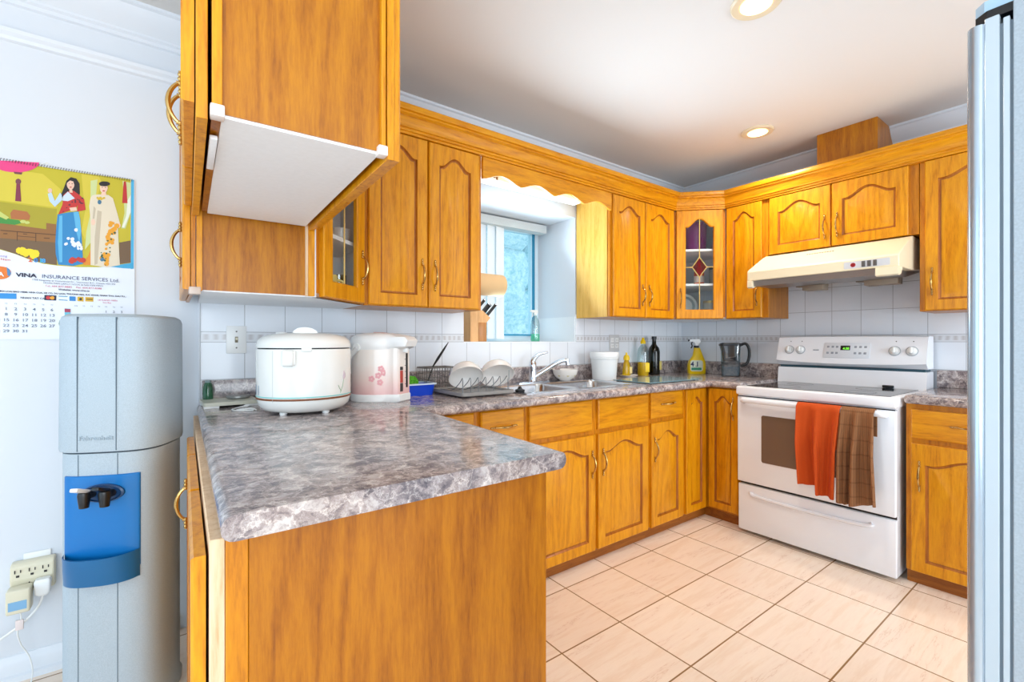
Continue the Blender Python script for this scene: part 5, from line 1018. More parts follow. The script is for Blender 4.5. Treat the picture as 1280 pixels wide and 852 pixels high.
bm = B(); tube(bm, [on(-0.105, 0.05, 0.0003), on(-0.105, 0.235, 0.0003)], 0.0008, 5); obj('panel_seam', bm, ink((206, 206, 202)), t)
bm = B(); vs = [bm.verts.new(on(-0.1655+0.012*i, z, 0.0006)) for i, z in ((0, 0.075), (1, 0.073), (1, 0.108), (0, 0.110))]; bm.faces.new(vs); obj('sticker', bm, ink((60, 110, 150)), t, smooth=0)
bm = B(); tube(bm, smoothpath([on(0.122, 0.076, .0004), on(0.130, 0.10, .0004), on(0.134, 0.125, .0004)], 5), 0.0011, 6); tube(bm, smoothpath([on(0.124, 0.082, .0004), on(0.117, 0.096, .0004), on(0.114, 0.105, .0004)], 4), 0.0012, 6); obj('stem_print', bm, ink((150, 176, 140)), t)
bm = B(); tube(bm, [on(0.134, 0.124, .0002), on(0.135, 0.134, .0002), on(0.1355, 0.146, .0002), on(0.135, 0.158, .0002)], [0.002, 0.006, 0.0055, 0.001], 8); obj('tulip_print', bm, ink((206, 184, 190)), t)
for a in (-2.2, -0.95, 0.8, 2.3):
    bm = B(); lathe(bm, [(0.0, 0.0), (0.011, 0.0), (0.013, 0.004), (0.013, 0.010), (0.0, 0.010)], (0.122*math.cos(a), 0.122*math.sin(a), 0), 14); obj('foot', bm, WPLA, t)
# thermo pot
t = thing('hot_water_pot', 'white electric hot water pot with pink flower print behind the rice cooker', 'water pot', (0.775, 2.085, ZC), math.radians(33))
PW = mat('pot_shell', (238, 226, 222), 0.22); nt = NT(PW); v_ = nt.coords(); sz = nt.n('ShaderNodeSeparateXYZ'); nt.l(v_, sz.inputs[0])
nt.l(nt.ramp(sz.outputs['Z'], [(0.03, (236, 186, 184)), (0.10, (240, 214, 204)), (0.17, (240, 232, 224))]), nt.b.inputs['Base Color'])
def potring(r, z, nose, w=0.042):
    out = []
    for k in range(72):
        a = 2*PI*k/72-PI/2; x, y = r*math.cos(a), r*math.sin(a)
        if y < 0 and abs(x) < w+0.03:
            f = 1.0 if abs(x) < w else max(0.0, 1-(abs(x)-w)/0.03); f = f*f*(3-2*f); y = y*(1-f)+(-(r+nose))*f
        out.append((x, y, z))
    return out
bm = B(); loft(bm, [potring(0.116, 0.0, 0.028), potring(0.119, 0.004, 0.030), potring(0.119, 0.030, 0.030), potring(0.1165, 0.034, 0.028)]); obj('base', bm, WPLA, t, smooth=35)
bm = B(); loft(bm, [potring(0.1165, 0.032, 0.028), potring(0.1165, 0.245, 0.026)]); pb = obj('body', bm, PW, t, smooth=35)
bm = B(); loft(bm, [potring(0.117, 0.232, 0.030, 0.030), potring(0.120, 0.246, 0.056), potring(0.121, 0.272, 0.066), potring(0.114, 0.288, 0.058), potring(0.092, 0.300, 0.02), potring(0.05, 0.307, 0.0)]); lid = obj('lid', bm, WPLA, t, smooth=40)
bm = B(); M_ = Matrix.Translation((0, -0.05, 0.302)) @ Matrix.Rotation(0.10, 4, 'X'); prism(bm, rrect(-0.045, 0.045, -0.06, 0.05, 0.02), 0, 0.004, M=M_); obj('pump_button', bm, mat('coral_pink', (222, 168, 160), 0.35), lid)
bm = B(); lathe(bm, [(0.0, 0.0), (0.014, 0.0), (0.012, -0.018), (0.0, -0.018)], (0, -0.150, 0.238), 14); obj('spout', bm, WPLA, lid)
bm = B(); box(bm, 0.012, 0.024, -0.1465, -0.142, 0.060, 0.215, 0.001); gg = obj('water_gauge', bm, BLACK, pb)
bm = B(); box(bm, -0.034, -0.014, -0.1462, -0.142, 0.045, 0.082, 0.0005); box(bm, -0.034, -0.014, -0.1462, -0.142, 0.140, 0.155, 0.0005); obj('warning_label', bm, ink((60, 54, 54)), pb)
bm = B(); box(bm, -0.034, -0.014, -0.1462, -0.142, 0.084, 0.138, 0.0005); obj('warning_label', bm, ink((188, 70, 60)), pb)
for k in range(5):
    bm = B(); box(bm, 0.003, 0.009, -0.1458, -0.142, 0.075+k*0.028, 0.0775+k*0.028); obj('gauge_mark', bm, ink((120, 110, 110)), pb, smooth=0)
PK = ink((236, 170, 174))
for dx, dz in ((0, 0), (-0.028, -0.014), (0.008, -0.030), (0.022, 0.012), (0.012, 0.030)):
    a0 = -PI/2-0.92+dx/0.117*1.0
    for q in range(5):
        bm = B(); aa = a0+math.cos(q*1.257)*0.07; zz = 0.118+dz+math.sin(q*1.257)*0.0085
        c = Vector((0.1168*math.cos(aa), 0.1168*math.sin(aa), zz)); M_ = Matrix.Translation(c) @ Matrix.Rotation(aa+PI/2, 4, 'Z') @ Matrix.Rotation(PI/2, 4, 'X')
        lathe(bm, [(0.0062, 0), (0.0062, 0.0008), (0, 0.001)], seg=9, M=M_); obj('flower_print', bm, PK, pb)
bm = B(); tube(bm, smoothpath([(-0.119, 0.02, 0.238), (-0.128, 0.05, 0.205), (-0.115, 0.095, 0.165), (-0.06, 0.135, 0.150), (0.06, 0.135, 0.150), (0.115, 0.095, 0.165), (0.128, 0.05, 0.205), (0.119, 0.02, 0.238)], 5), 0.012, 10); obj('carry_handle', bm, mat('light_grey_plastic', (208, 208, 206), .35), t)
for s in (-1, 1):
    bm = B(); tube(bm, [(s*0.112, 0.02, 0.242), (s*0.127, 0.02, 0.242)], 0.017, 14); obj('hinge_cap', bm, WPLA, t)
# kitchen scale / flat tray, cord, small glass
t = thing('kitchen_scale', 'flat cream kitchen scale lying near the wall beside the rice cooker', 'scale', (0.205, 2.265, ZC), math.radians(2))
bm = B(); prism(bm, rrect(-0.100, 0.095, -0.085, 0.095, 0.012), 0.010, 0.024); obj('platform', bm, mat('scale_cream', (206, 204, 186), 0.35), t)
for x in (-0.072, 0.068):
    bm = B(); box(bm, x-0.026, x+0.026, -0.080, -0.05, 0.0, 0.011, 0.002); box(bm, x-0.026, x+0.026, 0.05, 0.085, 0.0, 0.011, 0.002); obj('foot_bar', bm, WPLA, t)
bm = B(); lathe(bm, [(0.0, 0.024), (0.040, 0.024), (0.046, 0.030), (0.046, 0.036), (0.0, 0.036)], (0.035, 0.03, 0), 28); obj('weighing_dish', bm, mat('pewter', (150, 152, 150), 0.35, 0.5), t)
bm = B(); tube(bm, smoothpath([(0.262, 2.03, ZC+0.003), (0.215, 2.045, ZC+0.003), (0.195, 2.085, ZC+0.003), (0.215, 2.125, ZC+0.004), (0.262, 2.14, ZC+0.010), (0.235, 2.105, ZC+0.004), (0.21, 2.07, ZC+0.003), (0.255, 2.045, ZC+0.008), (0.272, 2.03, ZC+0.003)], 6), 0.0026, 8); tag(obj('thin_cable', bm, WPLA), 'thin white cord looped on the worktop left of the rice cooker', 'cable')
t = thing('bottle', 'small green tinted bottle standing behind the kitchen scale against the upstand', 'bottle', (0.132, 2.338, ZC))
bm = B(); lathe(bm, [(0, 0), (0.017, 0), (0.019, 0.006), (0.019, 0.07), (0.014, 0.088), (0.010, 0.094), (0, 0.094)], seg=20); obj('glass_body', bm, mat('green_glass', (70, 130, 96), 0.08, **{'Transmission Weight': 0.5}), t)
bm = B(); lathe(bm, [(0, 0.094), (0.011, 0.094), (0.011, 0.103), (0, 0.104)], seg=16); obj('cap', bm, mat('cap_grey', (130, 150, 150), .4), t)

# blue basin with green sponge
t = thing('basin', 'small blue plastic basin with a white rim next to the hot water pot', 'basin', (1.000, 2.155, ZC))
bm = B()
def ly(i, z, r=0.025): return [(x, y, z) for x, y in rrect(-0.10+i, 0.085-i, -0.065+i, 0.075-i, r)]
loft(bm, [ly(0.012, 0.0), ly(0.004, 0.052), ly(0.008, 0.052), ly(0.016, 0.004)]); obj('tub', bm, mat('cobalt_plastic', (18, 70, 206), 0.3), t)
bm = B(); loft(bm, [ly(0.008, 0.052), ly(-0.003, 0.053), ly(-0.003, 0.060), ly(0.008, 0.060)], True, False, False); obj('rim', bm, mat('pale_rim', (214, 226, 240), 0.3), t)
bm = B(); M_ = Matrix.Translation((0.958, 2.165, ZC+0.012)) @ Matrix.Rotation(0.12, 4, 'Y')
prism(bm, [(-0.035, 0.0), (0.033, 0.0), (0.045, 0.03), (0.042, 0.065), (0.02, 0.085), (0.0, 0.082), (-0.035, 0.092)], -0.025, 0.025, 'y', M=M_)
sp_ = obj('scrub_sponge', bm, speckle('green_sponge', (78, 160, 26), 22, 0.9, 160), smooth=0); tag(sp_, 'bright green scrub sponge standing in the blue basin', 'sponge'); md = sp_.modifiers.new('bevel', 'BEVEL'); md.width = 0.006; md.segments = 3
# dish rack
t = thing('dish_rack', 'grey draining tray with thin wire bowl rack beside the sink', 'dish rack', (1.255, 2.020, ZC+0.006))
RG = mat('rack_grey', (150, 146, 142), 0.4)
bm = B(); loft(bm, [[(x, y, z) for x, y in rrect(-0.155+i, 0.155-i, -0.150+i, 0.170-i, 0.02)] for i, z in ((0.004, 0.0), (0.0, 0.004), (0.0, 0.018), (0.008, 0.018), (0.010, 0.008))]); obj('drain_tray', bm, RG, t)
WR = mat('grey_wire', (132, 134, 136), 0.35, 0.4)
for k in range(7):
    x = -0.135+k*0.044; bm = B(); tube(bm, smoothpath([(x, -0.12, 0.016), (x+0.004, -0.115, 0.05), (x+0.01, -0.10, 0.085), (x+0.012, -0.07, 0.06), (x+0.008, 0.0, 0.02), (x, 0.10, 0.018)], 4), 0.0019, 6); obj('wire', bm, WR, t)
for y in (-0.118, 0.10):
    bm = B(); tube(bm, [(-0.145, y, 0.016), (0.145, y, 0.016)], 0.0022, 6); obj('rail', bm, WR, t)
bm = B(); tube(bm, [(0.150, -0.10, 0.016), (0.151, -0.10, 0.115)], 0.002, 6); tube(bm, [(-0.142, -0.13, 0.016), (-0.142, -0.13, 0.08)], 0.002, 6); obj('upright', bm, WR, t)
BWL = mat('bowl_white', (238, 232, 226), 0.2); BIN = mat('bowl_inside', (206, 212, 214), 0.25)
def bowl(name, label, loc, tilt, r, pat, turn=0.0):
    t = thing(name, label, 'bowl', loc); M_ = Matrix.Rotation(turn, 4, 'Z') @ Matrix.Rotation(tilt, 4, 'X')
    P_ = [(0.0, 0.0), (r*.42, 0.0), (r*.45, r*.06), (r*.72, r*.22), (r*.92, r*.50), (r, r*.86)]; Q_ = [(r*.97, r*.86), (r*.885, r*.52), (r*.69, r*.27), (r*.40, r*.12), (0.0, r*.10)]
    bm = B(); lathe(bm, P_+Q_, seg=40, M=M_); obj('shell', bm, BWL, t, smooth=45)
    for rgb, spots in pat:
        bm = B()
        for a, h, s in spots:
            rr = r*(.72+.28*(h-.22)/.64)*1.0+0.003; c = Vector((rr*math.cos(a), rr*math.sin(a), r*h)); nrm = Vector((math.cos(a), math.sin(a), -.45)).normalized()
            q = nrm.to_track_quat('Z', 'Y').to_matrix().to_4x4(); lathe(bm, [(s, -0.002), (s, 0.001), (0, 0.0015)], seg=10, M=M_ @ Matrix.Translation(c) @ q)
        obj('painted_flower', bm, ink(rgb), t)
    return t
tl_ = math.radians(138)
bowl('bowl', 'white bowl with a blue painted flower leaning in the dish rack', (1.214, 2.050, ZC+0.142), tl_, 0.088, [((30, 66, 120), [(2.75+.25*i, .5+.1*(i % 2), .014) for i in range(3)])], -0.30)
bowl('bowl', 'white bowl with pink painted flowers leaning in the dish rack next to the sink', (1.404, 2.050, ZC+0.146), tl_, 0.092, [((226, 120, 110), [(2.8+.3*i, .45+.12*(i % 2), .011) for i in range(4)])], -0.30)
# wire cutlery basket with black utensil
t = thing('wire_basket', 'black rimmed wire mesh basket standing behind the blue basin', 'basket', (1.165, 2.262, ZC))
bm = B()
for z, r in ((0.128, 0.004), (0.008, 0.003), (0.068, 0.0016), (0.038, 0.0016), (0.098, 0.0016)):
    P_ = [(x, y, z) for x, y in rrect(-0.088, 0.088, -0.06, 0.06, 0.02, 4)]; tube(bm, P_+[P_[0]], r, 6, False)
n_ = 0
for x, y in rrect(-0.088, 0.088, -0.06, 0.06, 0.02, 2): pass
for k in range(12):
    x = -0.085+k*0.0155
    for y in (-0.06, 0.06): tube(bm, [(x, y, 0.008), (x, y, 0.128)], 0.0013, 5)
for k in range(8):
    y = -0.055+k*0.0157
    for x in (-0.088, 0.088): tube(bm, [(x, y, 0.008), (x, y, 0.128)], 0.0013, 5)
obj('mesh', bm, mat('dull_wire', (120, 118, 116), 0.4, 0.5), t)
bm = B(); box(bm, -0.086, 0.086, -0.058, 0.058, 0.0, 0.007); obj('base', bm, mat('smoke_plastic', (140, 138, 136), .4), t, smooth=0)
t = thing('spatula', 'slim black spatula leaning out of the wire basket', 'spatula', (1.165, 2.262, ZC))
bm = B(); P0, P1, P2_ = Vector((-0.065, 0.0, 0.012)), Vector((-0.010, 0.012, 0.135)), Vector((0.092, 0.030, 0.262))
tube(bm, [P0, P1], 0.004, 8); obj('handle', bm, BLACK, t)
bm = B(); tube(bm, [P1, P1*.7+P2_*.3, P1*.3+P2_*.7, P2_], [0.004, 0.0075, 0.006, 0.002], 10); obj('blade', bm, BLACK, t)

# bowl, tub, bottles behind the sink
bowl('bowl', 'patterned cream bowl standing upright between tap and white tub', (2.140, 2.282, ZC+0.006), 0.0, 0.086, [((206, 190, 130), [(-2.9+.42*i, .42+.06*(i % 2), .009) for i in range(8)])])
t = thing('food_tub', 'round white plastic tub with lid ring behind the sink', 'tub', (2.452, 2.215, ZC))
TBW = mat('milky_plastic', (232, 234, 234), 0.4, **{'Subsurface Weight': 0.0})
bm = B(); lathe(bm, [(0, 0), (0.080, 0.0), (0.082, 0.004), (0.094, 0.170), (0.0, 0.170)], seg=40); obj('bucket', bm, TBW, t)
bm = B(); lathe(bm, [(0.0935, 0.145), (0.098, 0.147), (0.098, 0.158), (0.100, 0.160), (0.100, 0.186), (0.096, 0.192), (0.0, 0.190)], seg=40); obj('lid', bm, TBW, t)
t = thing('dish', 'small white dish under the yellow soap bottle', 'dish', (2.80, 2.285, ZC)); bm = B(); lathe(bm, [(0, 0), (0.05, 0.0), (0.062, 0.012), (0.060, 0.013), (0.048, 0.004), (0, 0.004)], seg=32, sx=1.3); obj('plate', bm, BWL, t)
YEL = mat('yellow_plastic', (246, 206, 10), 0.3); YLQ = mat('yellow_liquid', (226, 186, 24), 0.1, **{'Transmission Weight': 0.35})
t = thing('soap_bottle', 'short bottle of yellow dish soap with yellow cap on the small dish', 'soap bottle', (2.775, 2.285, ZC+0.005))
bm = B(); lathe(bm, [(0, 0), (0.036, 0), (0.038, 0.01), (0.036, 0.06), (0.028, 0.10), (0.018, 0.122), (0.0, 0.122)], seg=24, sy=0.7); obj('bottle', bm, YLQ, t)
bm = B(); lathe(bm, [(0, 0.120), (0.022, 0.120), (0.024, 0.135), (0.018, 0.155), (0.007, 0.162), (0.007, 0.178), (0, 0.178)], seg=20); obj('cap', bm, YEL, t)
bm = B(); box(bm, 0.004, 0.030, -0.030, -0.024, 0.02, 0.07, 0.001); obj('label_sticker', bm, ink((236, 216, 150)), t)
t = thing('oil_bottle', 'clear bottle of yellow oil with yellow cap left of the dark bottle', 'oil bottle', (2.985, 2.295, ZC))
bm = B(); lathe(bm, [(0, 0), (0.040, 0), (0.042, 0.008), (0.042, 0.105), (0, 0.105)], seg=24); obj('oil', bm, YLQ, t)
bm = B(); lathe(bm, [(0.042, 0.105), (0.043, 0.106), (0.043, 0.18), (0.034, 0.215), (0.015, 0.240), (0.015, 0.250), (0.0, 0.250)], seg=24); obj('upper_bottle', bm, CLR, t)
bm = B(); lathe(bm, [(0, 0.248), (0.020, 0.248), (0.020, 0.268), (0.012, 0.280), (0.008, 0.296), (0, 0.297)], seg=20); obj('cap', bm, YEL, t)
bm = B(); Ml = Matrix.Rotation(-0.5, 4, 'Z'); box(bm, 0.0, 0.034, -0.0445, -0.030, 0.03, 0.10, 0.001, M=Ml); obj('label_sticker', bm, ink((248, 214, 40)), t)
t = thing('olive_oil_bottle', 'tall dark bottle with black cap and small pale label by the corner', 'bottle', (3.125, 2.295, ZC))
DB = mat('dark_green_glass', (14, 16, 10), 0.08)
bm = B(); lathe(bm, [(0, 0), (0.043, 0), (0.045, 0.006), (0.045, 0.185), (0.038, 0.215), (0.017, 0.245), (0.016, 0.285), (0, 0.285)], seg=28); obj('glass', bm, DB, t)
bm = B(); lathe(bm, [(0, 0.283), (0.020, 0.283), (0.020, 0.306), (0, 0.307)], seg=20); obj('cap', bm, BLACK, t)
bm = B(); box(bm, 0.012, 0.040, -0.0455, -0.030, 0.04, 0.11, 0.002); obj('label_sticker', bm, ink((206, 190, 110)), t)
# yellow spray cleaner
t = thing('spray_cleaner', 'yellow trigger spray cleaner bottle in the corner of the worktop', 'spray bottle', (3.50, 2.155, ZC), math.radians(-42))
bm = B(); loft(bm, [[(x, y, z) for x, y in rrect(-a, b, -c, c, min(c*0.9, 0.02), 5)] for z, a, b, c in ((0, .066, .066, .030), (.006, .070, .070, .033), (.07, .070, .070, .034), (.105, .062, .066, .032), (.15, .030, .050, .026), (.19, .024, .036, .020), (.215, .022, .026, .018))]); obj('bottle', bm, YEL, t)
bm = B(); prism(bm, rrect(-0.058, 0.040, 0.022, 0.112, 0.018), -0.0352, -0.033, 'y'); lb = obj('label_sticker', bm, ink((222, 226, 206)), t, smooth=0)
text('label_text', '4 1', 0.055, ink((24, 34, 84)), lb, (-0.056, -0.0356, 0.062), bold=0.0016, wide=0.95); text('label_text', 'in', 0.020, ink((24, 34, 84)), lb, (-0.018, -0.0356, 0.058))
bm = B(); prism(bm, rrect(-0.050, 0.030, 0.032, 0.052, 0.004), -0.0358, -0.0350, 'y'); obj('label_band', bm, ink((60, 150, 110)), lb, smooth=0)
bm = B(); lathe(bm, [(0.0, 0.213), (0.021, 0.213), (0.021, 0.232), (0, 0.232)], seg=18); obj('collar', bm, BLACK, t)
trigger(t, 0.226, WPLA, BLACK, 1.15)
# filter jug
t = thing('filter_jug', 'clear water filter jug with black lid and handle next to the stove', 'jug', (3.45, 1.82, ZC), math.radians(-55))
SMK = thin_glass('smoke_clear', (206, 220, 226), 0.2, 0.05); CHB = mat('charcoal_plastic', (44, 46, 50), 0.3)
def jr(i, z, k=0.0): return [(x, y, z) for x, y in rrect(-0.085+i-k, 0.050-i, -0.05+i, 0.05-i, 0.03)]
bm = B(); loft(bm, [jr(0.010, 0.0), jr(0.004, 0.008), jr(0.002, 0.19), jr(0.0, 0.235, 0.01)]); obj('jug_body', bm, SMK, t)
bm = B(); loft(bm, [jr(0.016, 0.115), jr(0.005, 0.175), jr(0.003, 0.236, 0.008)]); obj('funnel', bm, CHB, t)
bm = B(); loft(bm, [jr(0.012, 0.006), jr(0.008, 0.012), jr(0.007, 0.075), jr(0.009, 0.076)]); obj('water', bm, mat('water_grey', (150, 166, 178), 0.1, **{'Transmission Weight': 0.4}), t)
bm = B(); loft(bm, [jr(-0.002, 0.234, 0.01), jr(-0.004, 0.240, 0.012), jr(0.0, 0.254, 0.004), jr(0.012, 0.258)]); obj('lid', bm, CHB, t)
bm = B(); tube(bm, smoothpath([(0.045, 0, 0.236), (0.085, 0, 0.250), (0.108, 0, 0.215), (0.110, 0, 0.150), (0.092, 0, 0.098), (0.050, 0, 0.082)], 6), 0.0105, 10); obj('handle', bm, BLACK, t)
# glass chopping board
t = thing('chopping_board', 'clear bluish glass chopping board lying flat right of the sink', 'chopping board', (2.68, 1.955, ZC))
bm = B(); prism(bm, rrect(-0.275, 0.275, -0.165, 0.150, 0.02), 0.005, 0.010); obj('glass_sheet', bm, mat('frosted_glass_board', (150, 186, 196), 0.1, **{'Transmission Weight': 0.3}), t)
for x in (-0.245, 0.245):
    for y in (-0.135, 0.12):
        bm = B(); lathe(bm, [(0, 0), (0.010, 0), (0.008, 0.005), (0, 0.005)], (x, y, 0), 12); obj('rubber_foot', bm, BLACK, t)
# sink oddments: black plug, white dish brush
bm = B(); lathe(bm, [(0, 0), (0.024, 0), (0.026, 0.012), (0.012, 0.018), (0.006, 0.030), (0, 0.030)], seg=18); tag(obj('sink_plug', bm, BLACK, loc=(1.462, 1.90, ZC+0.0052)), 'black rubber plug on the left rim of the sink', 'plug')

# ------------------------------------------------------------------ wall plates, power adapter and cords
t = thing('light_switch', 'white wall plate with a single toggle switch left of the rice cooker', 'switch', (0.240, WY-0.0085, 1.216))
bm = B(); box(bm, -0.039, 0.039, -0.006, 0, -0.061, 0.061, 0.003); obj('plate', bm, WPLA, t)
bm = B(); box(bm, -0.006, 0.006, -0.0068, -0.006, -0.013, 0.013); obj('slot', bm, mat('slot_tan', (120, 108, 84), .5), t, smooth=0)
bm = B(); box(bm, -0.004, 0.004, -0.018, -0.006, -0.002, 0.009, 0.001); obj('toggle', bm, IVORY, t)
for z in (0.036, -0.036):
    bm = B(); lathe(bm, [(0.0035, 0), (0.0035, 0.0015), (0, 0.0015)], seg=10, M=Matrix.Translation((0, -0.006, z)) @ Matrix.Rotation(PI/2, 4, 'X')); obj('screw', bm, DGREY, t)
t = thing('wall_outlet', 'pale grey outlet plate on the tiles above the white tub', 'outlet', (2.745, WY-0.0085, 1.195))
bm = B(); box(bm, -0.056, 0.056, -0.006, 0, -0.062, 0.062, 0.003); obj('plate', bm, mat('outlet_grey', (206, 206, 206), .35), t)
for x in (-0.026, 0.026):
    for z in (-0.022, 0.022):
        bm = B(); box(bm, x-0.016, x+0.016, -0.008, -0.006, z-0.015, z+0.015, 0.002); s_ = obj('socket', bm, WPLA, t)
        bm = B(); box(bm, x-0.007, x-0.005, -0.0086, -0.008, z-0.005, z+0.006); box(bm, x+0.005, x+0.007, -0.0086, -0.008, z-0.005, z+0.006); obj('slots', bm, BLACK, s_, smooth=0)
t = thing('outlet_adapter', 'ivory six socket adapter plugged in low on the left wall', 'adapter', (-0.386, WY-0.0005, 0.368))
bm = B(); box(bm, -0.036, 0.036, -0.006, 0, -0.05, 0.076, 0.003); obj('wall_plate', bm, WPLA, t)
bm = B(); prism(bm, [(-0.006, -0.056), (-0.040, -0.050), (-0.050, 0.0), (-0.046, 0.046), (-0.036, 0.056), (-0.006, 0.056)], -0.062, 0.050, 'x'); ab = obj('adapter_body', bm, IVORY, t, smooth=0); md = ab.modifiers.new('bevel', 'BEVEL'); md.width = 0.005; md.segments = 2
for k, (x, z) in enumerate(((-0.042, 0.022), (-0.006, 0.022), (0.028, 0.022), (-0.006, -0.026))):
    bm = B(); y = -0.0498
    for a, b, c, d_ in ((-0.0085, -0.006, 0.002, 0.013), (0.006, 0.0085, 0.003, 0.012), (-0.004, 0.004, -0.012, -0.005)): box(bm, x+a, x+b, y-0.0006, y+0.004, z+c, z+d_)
    obj('socket_slots', bm, BLACK, ab, smooth=0)
t = thing('power_brick', 'ivory plug-in transformer with a blue label hanging from the adapter', 'transformer', (-0.418, 2.337, 0.318))
bm = B(); box(bm, -0.030, 0.030, -0.052, 0.0, -0.046, 0.036, 0.006, 3); obj('case', bm, IVORY, t)
bm = B(); box(bm, -0.023, 0.022, -0.0526, -0.0518, -0.032, -0.002); obj('label_sticker', bm, ink((130, 178, 214)), t, smooth=0)
bm = B(); tube(bm, smoothpath([(0.0, -0.026, -0.046), (0.004, -0.026, -0.075), (-0.006, -0.02, -0.12), (0.0, -0.01, -0.17), (0.02, 0.0, -0.23), (0.03, -0.02, -0.29), (0.02, -0.10, -0.312), (-0.05, -0.20, -0.3155)], 6), 0.0022, 8); obj('lead', bm, WPLA, t)
bm = B(); box(bm, -0.010, 0.010, -0.0295, -0.0225, -0.112, -0.078, 0.001); obj('cord_tag', bm, ink((236, 220, 216)), t)
t = thing('plug', 'white plug with a thick cord in the lower right adapter socket', 'plug', (-0.362, 2.336, 0.338))
bm = B(); loft(bm, [[(x, y, z) for x, y in rrect(-a, a, -b, 0, 0.006)] for z, a, b in ((-0.035, .012, .020), (-0.025, .019, .028), (0.018, .022, .030), (0.026, .018, .026))]); obj('plug_body', bm, WPLA, t)
bm = B(); tube(bm, smoothpath([(0.0, -0.012, -0.034), (-0.012, -0.014, -0.072), (-0.05, -0.018, -0.115), (-0.11, -0.02, -0.155), (-0.20, -0.02, -0.205), (-0.32, -0.03, -0.25)], 6), 0.0038, 8); obj('lead', bm, WPLA, t)
bm = B(); tube(bm, smoothpath([(-0.22, 2.33, 0.0045), (-0.27, 2.30, 0.0045), (-0.33, 2.22, 0.0045), (-0.45, 2.12, 0.0045), (-0.62, 2.08, 0.0045)], 6), 0.0038, 8); tag(obj('floor_cord', bm, WPLA), 'white cord lying on the floor along the baseboard', 'cord')

# ------------------------------------------------------------------ things behind the leaded glass
SH1, SH2 = 1.641+0.0005, 1.901+0.0005
def pot(name, label, cat, x, y, z, prof, m, seg=28, extra=None):
    t = thing(name, label, cat, (x, y, z)); bm = B(); lathe(bm, prof, seg=seg); obj('body', bm, m, t)
    for nm, p_, mm in (extra or []): bm = B(); lathe(bm, p_, seg=seg, cap=p_[0][0] == 0); obj(nm, bm, mm, t)
    return t
PUR = mat('purple_glaze', (150, 22, 128), 0.25); MAR = mat('maroon_glaze', (96, 34, 40), 0.3); CJ = thin_glass('jar_glass', (216, 222, 214), 0.2, 0.04)
pot('canister', 'shiny purple canister on the top shelf behind the leaded glass', 'canister', 3.375, 2.085, SH2, [(0, 0), (.075, 0), (.078, .01), (.085, .20), (.085, .235), (0, .235)], PUR, extra=[('rim', [(.085, .225), (.089, .226), (.089, .24), (.085, .24)], PUR)])
pot('pot', 'dark maroon pot left of the purple canister', 'pot', 3.255, 2.205, SH2, [(0, 0), (.05, 0), (.062, .05), (.062, .13), (.05, .16), (0, .16)], MAR, extra=[('lid', [(0, .16), (.054, .16), (.05, .175), (.012, .185), (.012, .2), (0, .2)], MAR)])
pot('figurine_vase', 'small pale pink vase right of the purple canister', 'vase', 3.492, 1.985, SH2, [(0, 0), (.024, 0), (.034, .05), (.018, .12), (.026, .19), (0, .19)], mat('pink_vase', (206, 170, 180), .3), extra=[('lip', [(.024, .185), (.03, .2), (.024, .2)], mat('white_lip', (230, 220, 220), .3))])
pot('jar', 'clear jar with a red lid on the middle shelf at left', 'jar', 3.262, 2.165, SH1, [(0, 0), (.042, 0), (.044, .01), (.044, .10), (.034, .12), (0, .12)], mat('spice_jar', (190, 170, 120), .15), extra=[('lid', [(0, .12), (.036, .12), (.036, .145), (0, .145)], mat('red_lid', (170, 30, 30), .4))])
pot('sauce_bottle', 'orange and red sauce bottle behind the amber diamond', 'bottle', 3.375, 2.055, SH1, [(0, 0), (.036, 0), (.038, .01), (.038, .12), (.014, .16), (.014, .19), (0, .19)], mat('orange_sauce', (226, 84, 20), .25), extra=[('label_sticker', [(.0385, .03), (.039, .031), (.039, .08), (.0385, .081)], ink((236, 226, 216))), ('cap', [(0, .188), (.017, .188), (.017, .21), (0, .21)], mat('red_cap', (190, 30, 30), .4))])
pot('jar', 'tall glass jar with dark lid on the middle shelf at right', 'jar', 3.470, 1.975, SH1, [(0, 0), (.045, 0), (.046, .01), (.046, .13), (0, .13)], mat('tea_jar', (150, 150, 130), .12), extra=[('lid', [(0, .13), (.047, .13), (.047, .155), (0, .155)], BLACK)])
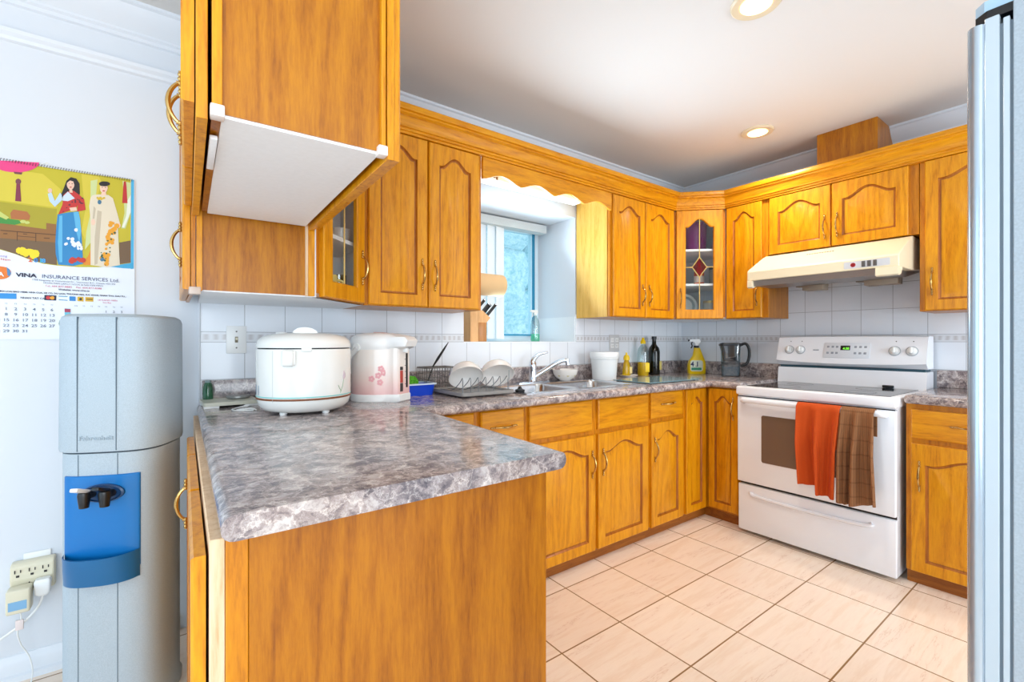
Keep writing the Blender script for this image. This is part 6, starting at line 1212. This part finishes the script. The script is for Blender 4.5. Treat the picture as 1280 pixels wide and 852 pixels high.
t = thing('plate', 'grey rimmed plate standing on edge on the bottom shelf', 'plate', (3.30, 2.135, ZB+0.017)); Mp = Matrix.Translation((0, 0, 0.098)) @ Matrix.Rotation(math.radians(-36), 4, 'Z') @ Matrix.Rotation(math.radians(82), 4, 'X')
bm = B(); lathe(bm, [(0, 0), (.055, 0), (.098, .012), (.096, .014), (.055, .004), (0, .004)], seg=40, M=Mp); obj('dish', bm, mat('plate_grey', (214, 218, 218), .2), t)
bm = B(); lathe(bm, [(.060, .0062), (.060, .0075), (.078, .0115), (.078, .010)], seg=40, M=Mp, cap=False); obj('painted_ring', bm, ink((130, 146, 150)), t)
pot('jar', 'low clear storage jar with brass lid on the bottom shelf', 'jar', 3.455, 2.005, ZB+0.0165, [(0, 0), (.055, 0), (.056, .008), (.056, .12), (0, .12)], mat('pasta_jar', (176, 170, 150), .12), extra=[('lid', [(0, .12), (.057, .12), (.057, .14), (0, .14)], mat('pale_brass_lid', (190, 160, 90), .3, 1.0))])
# left glass cabinet
t = pot('mug', 'pale yellow mug on the bottom shelf of the cabinet above the rice cooker', 'mug', 0.525, 2.00, ZB+0.0165, [(0, 0), (.036, 0), (.042, .01), (.043, .095), (.039, .095), (.037, .012), (0, .01)], mat('yellow_mug', (232, 212, 130), .25))
bm = B(); tube(bm, smoothpath([(0.040, 0, 0.078), (0.066, 0, 0.070), (0.068, 0, 0.035), (0.040, 0, 0.022)], 5), 0.006, 8); obj('handle', bm, mat('yellow_mug_handle', (232, 212, 130), .25), t)
pot('glass', 'plain drinking glass on the bottom shelf behind the brass cames', 'glass', 0.62, 2.16, ZB+0.0165, [(0, 0), (.028, 0), (.034, .12), (.032, .12), (.026, .008), (0, .008)], CJ)
pot('teapot', 'cream teapot on the middle shelf of the cabinet above the rice cooker', 'teapot', 0.47, 2.10, SH1, [(0, 0), (.05, 0), (.07, .04), (.066, .08), (.035, .105), (.012, .11), (.012, .125), (0, .13)], mat('cream_glaze', (226, 214, 190), .25))
pot('cup', 'white cup right of the cream teapot', 'cup', 0.62, 2.13, SH1, [(0, 0), (.026, 0), (.038, .03), (.042, .07), (.040, .07), (.034, .03), (0, .01)], BWL)
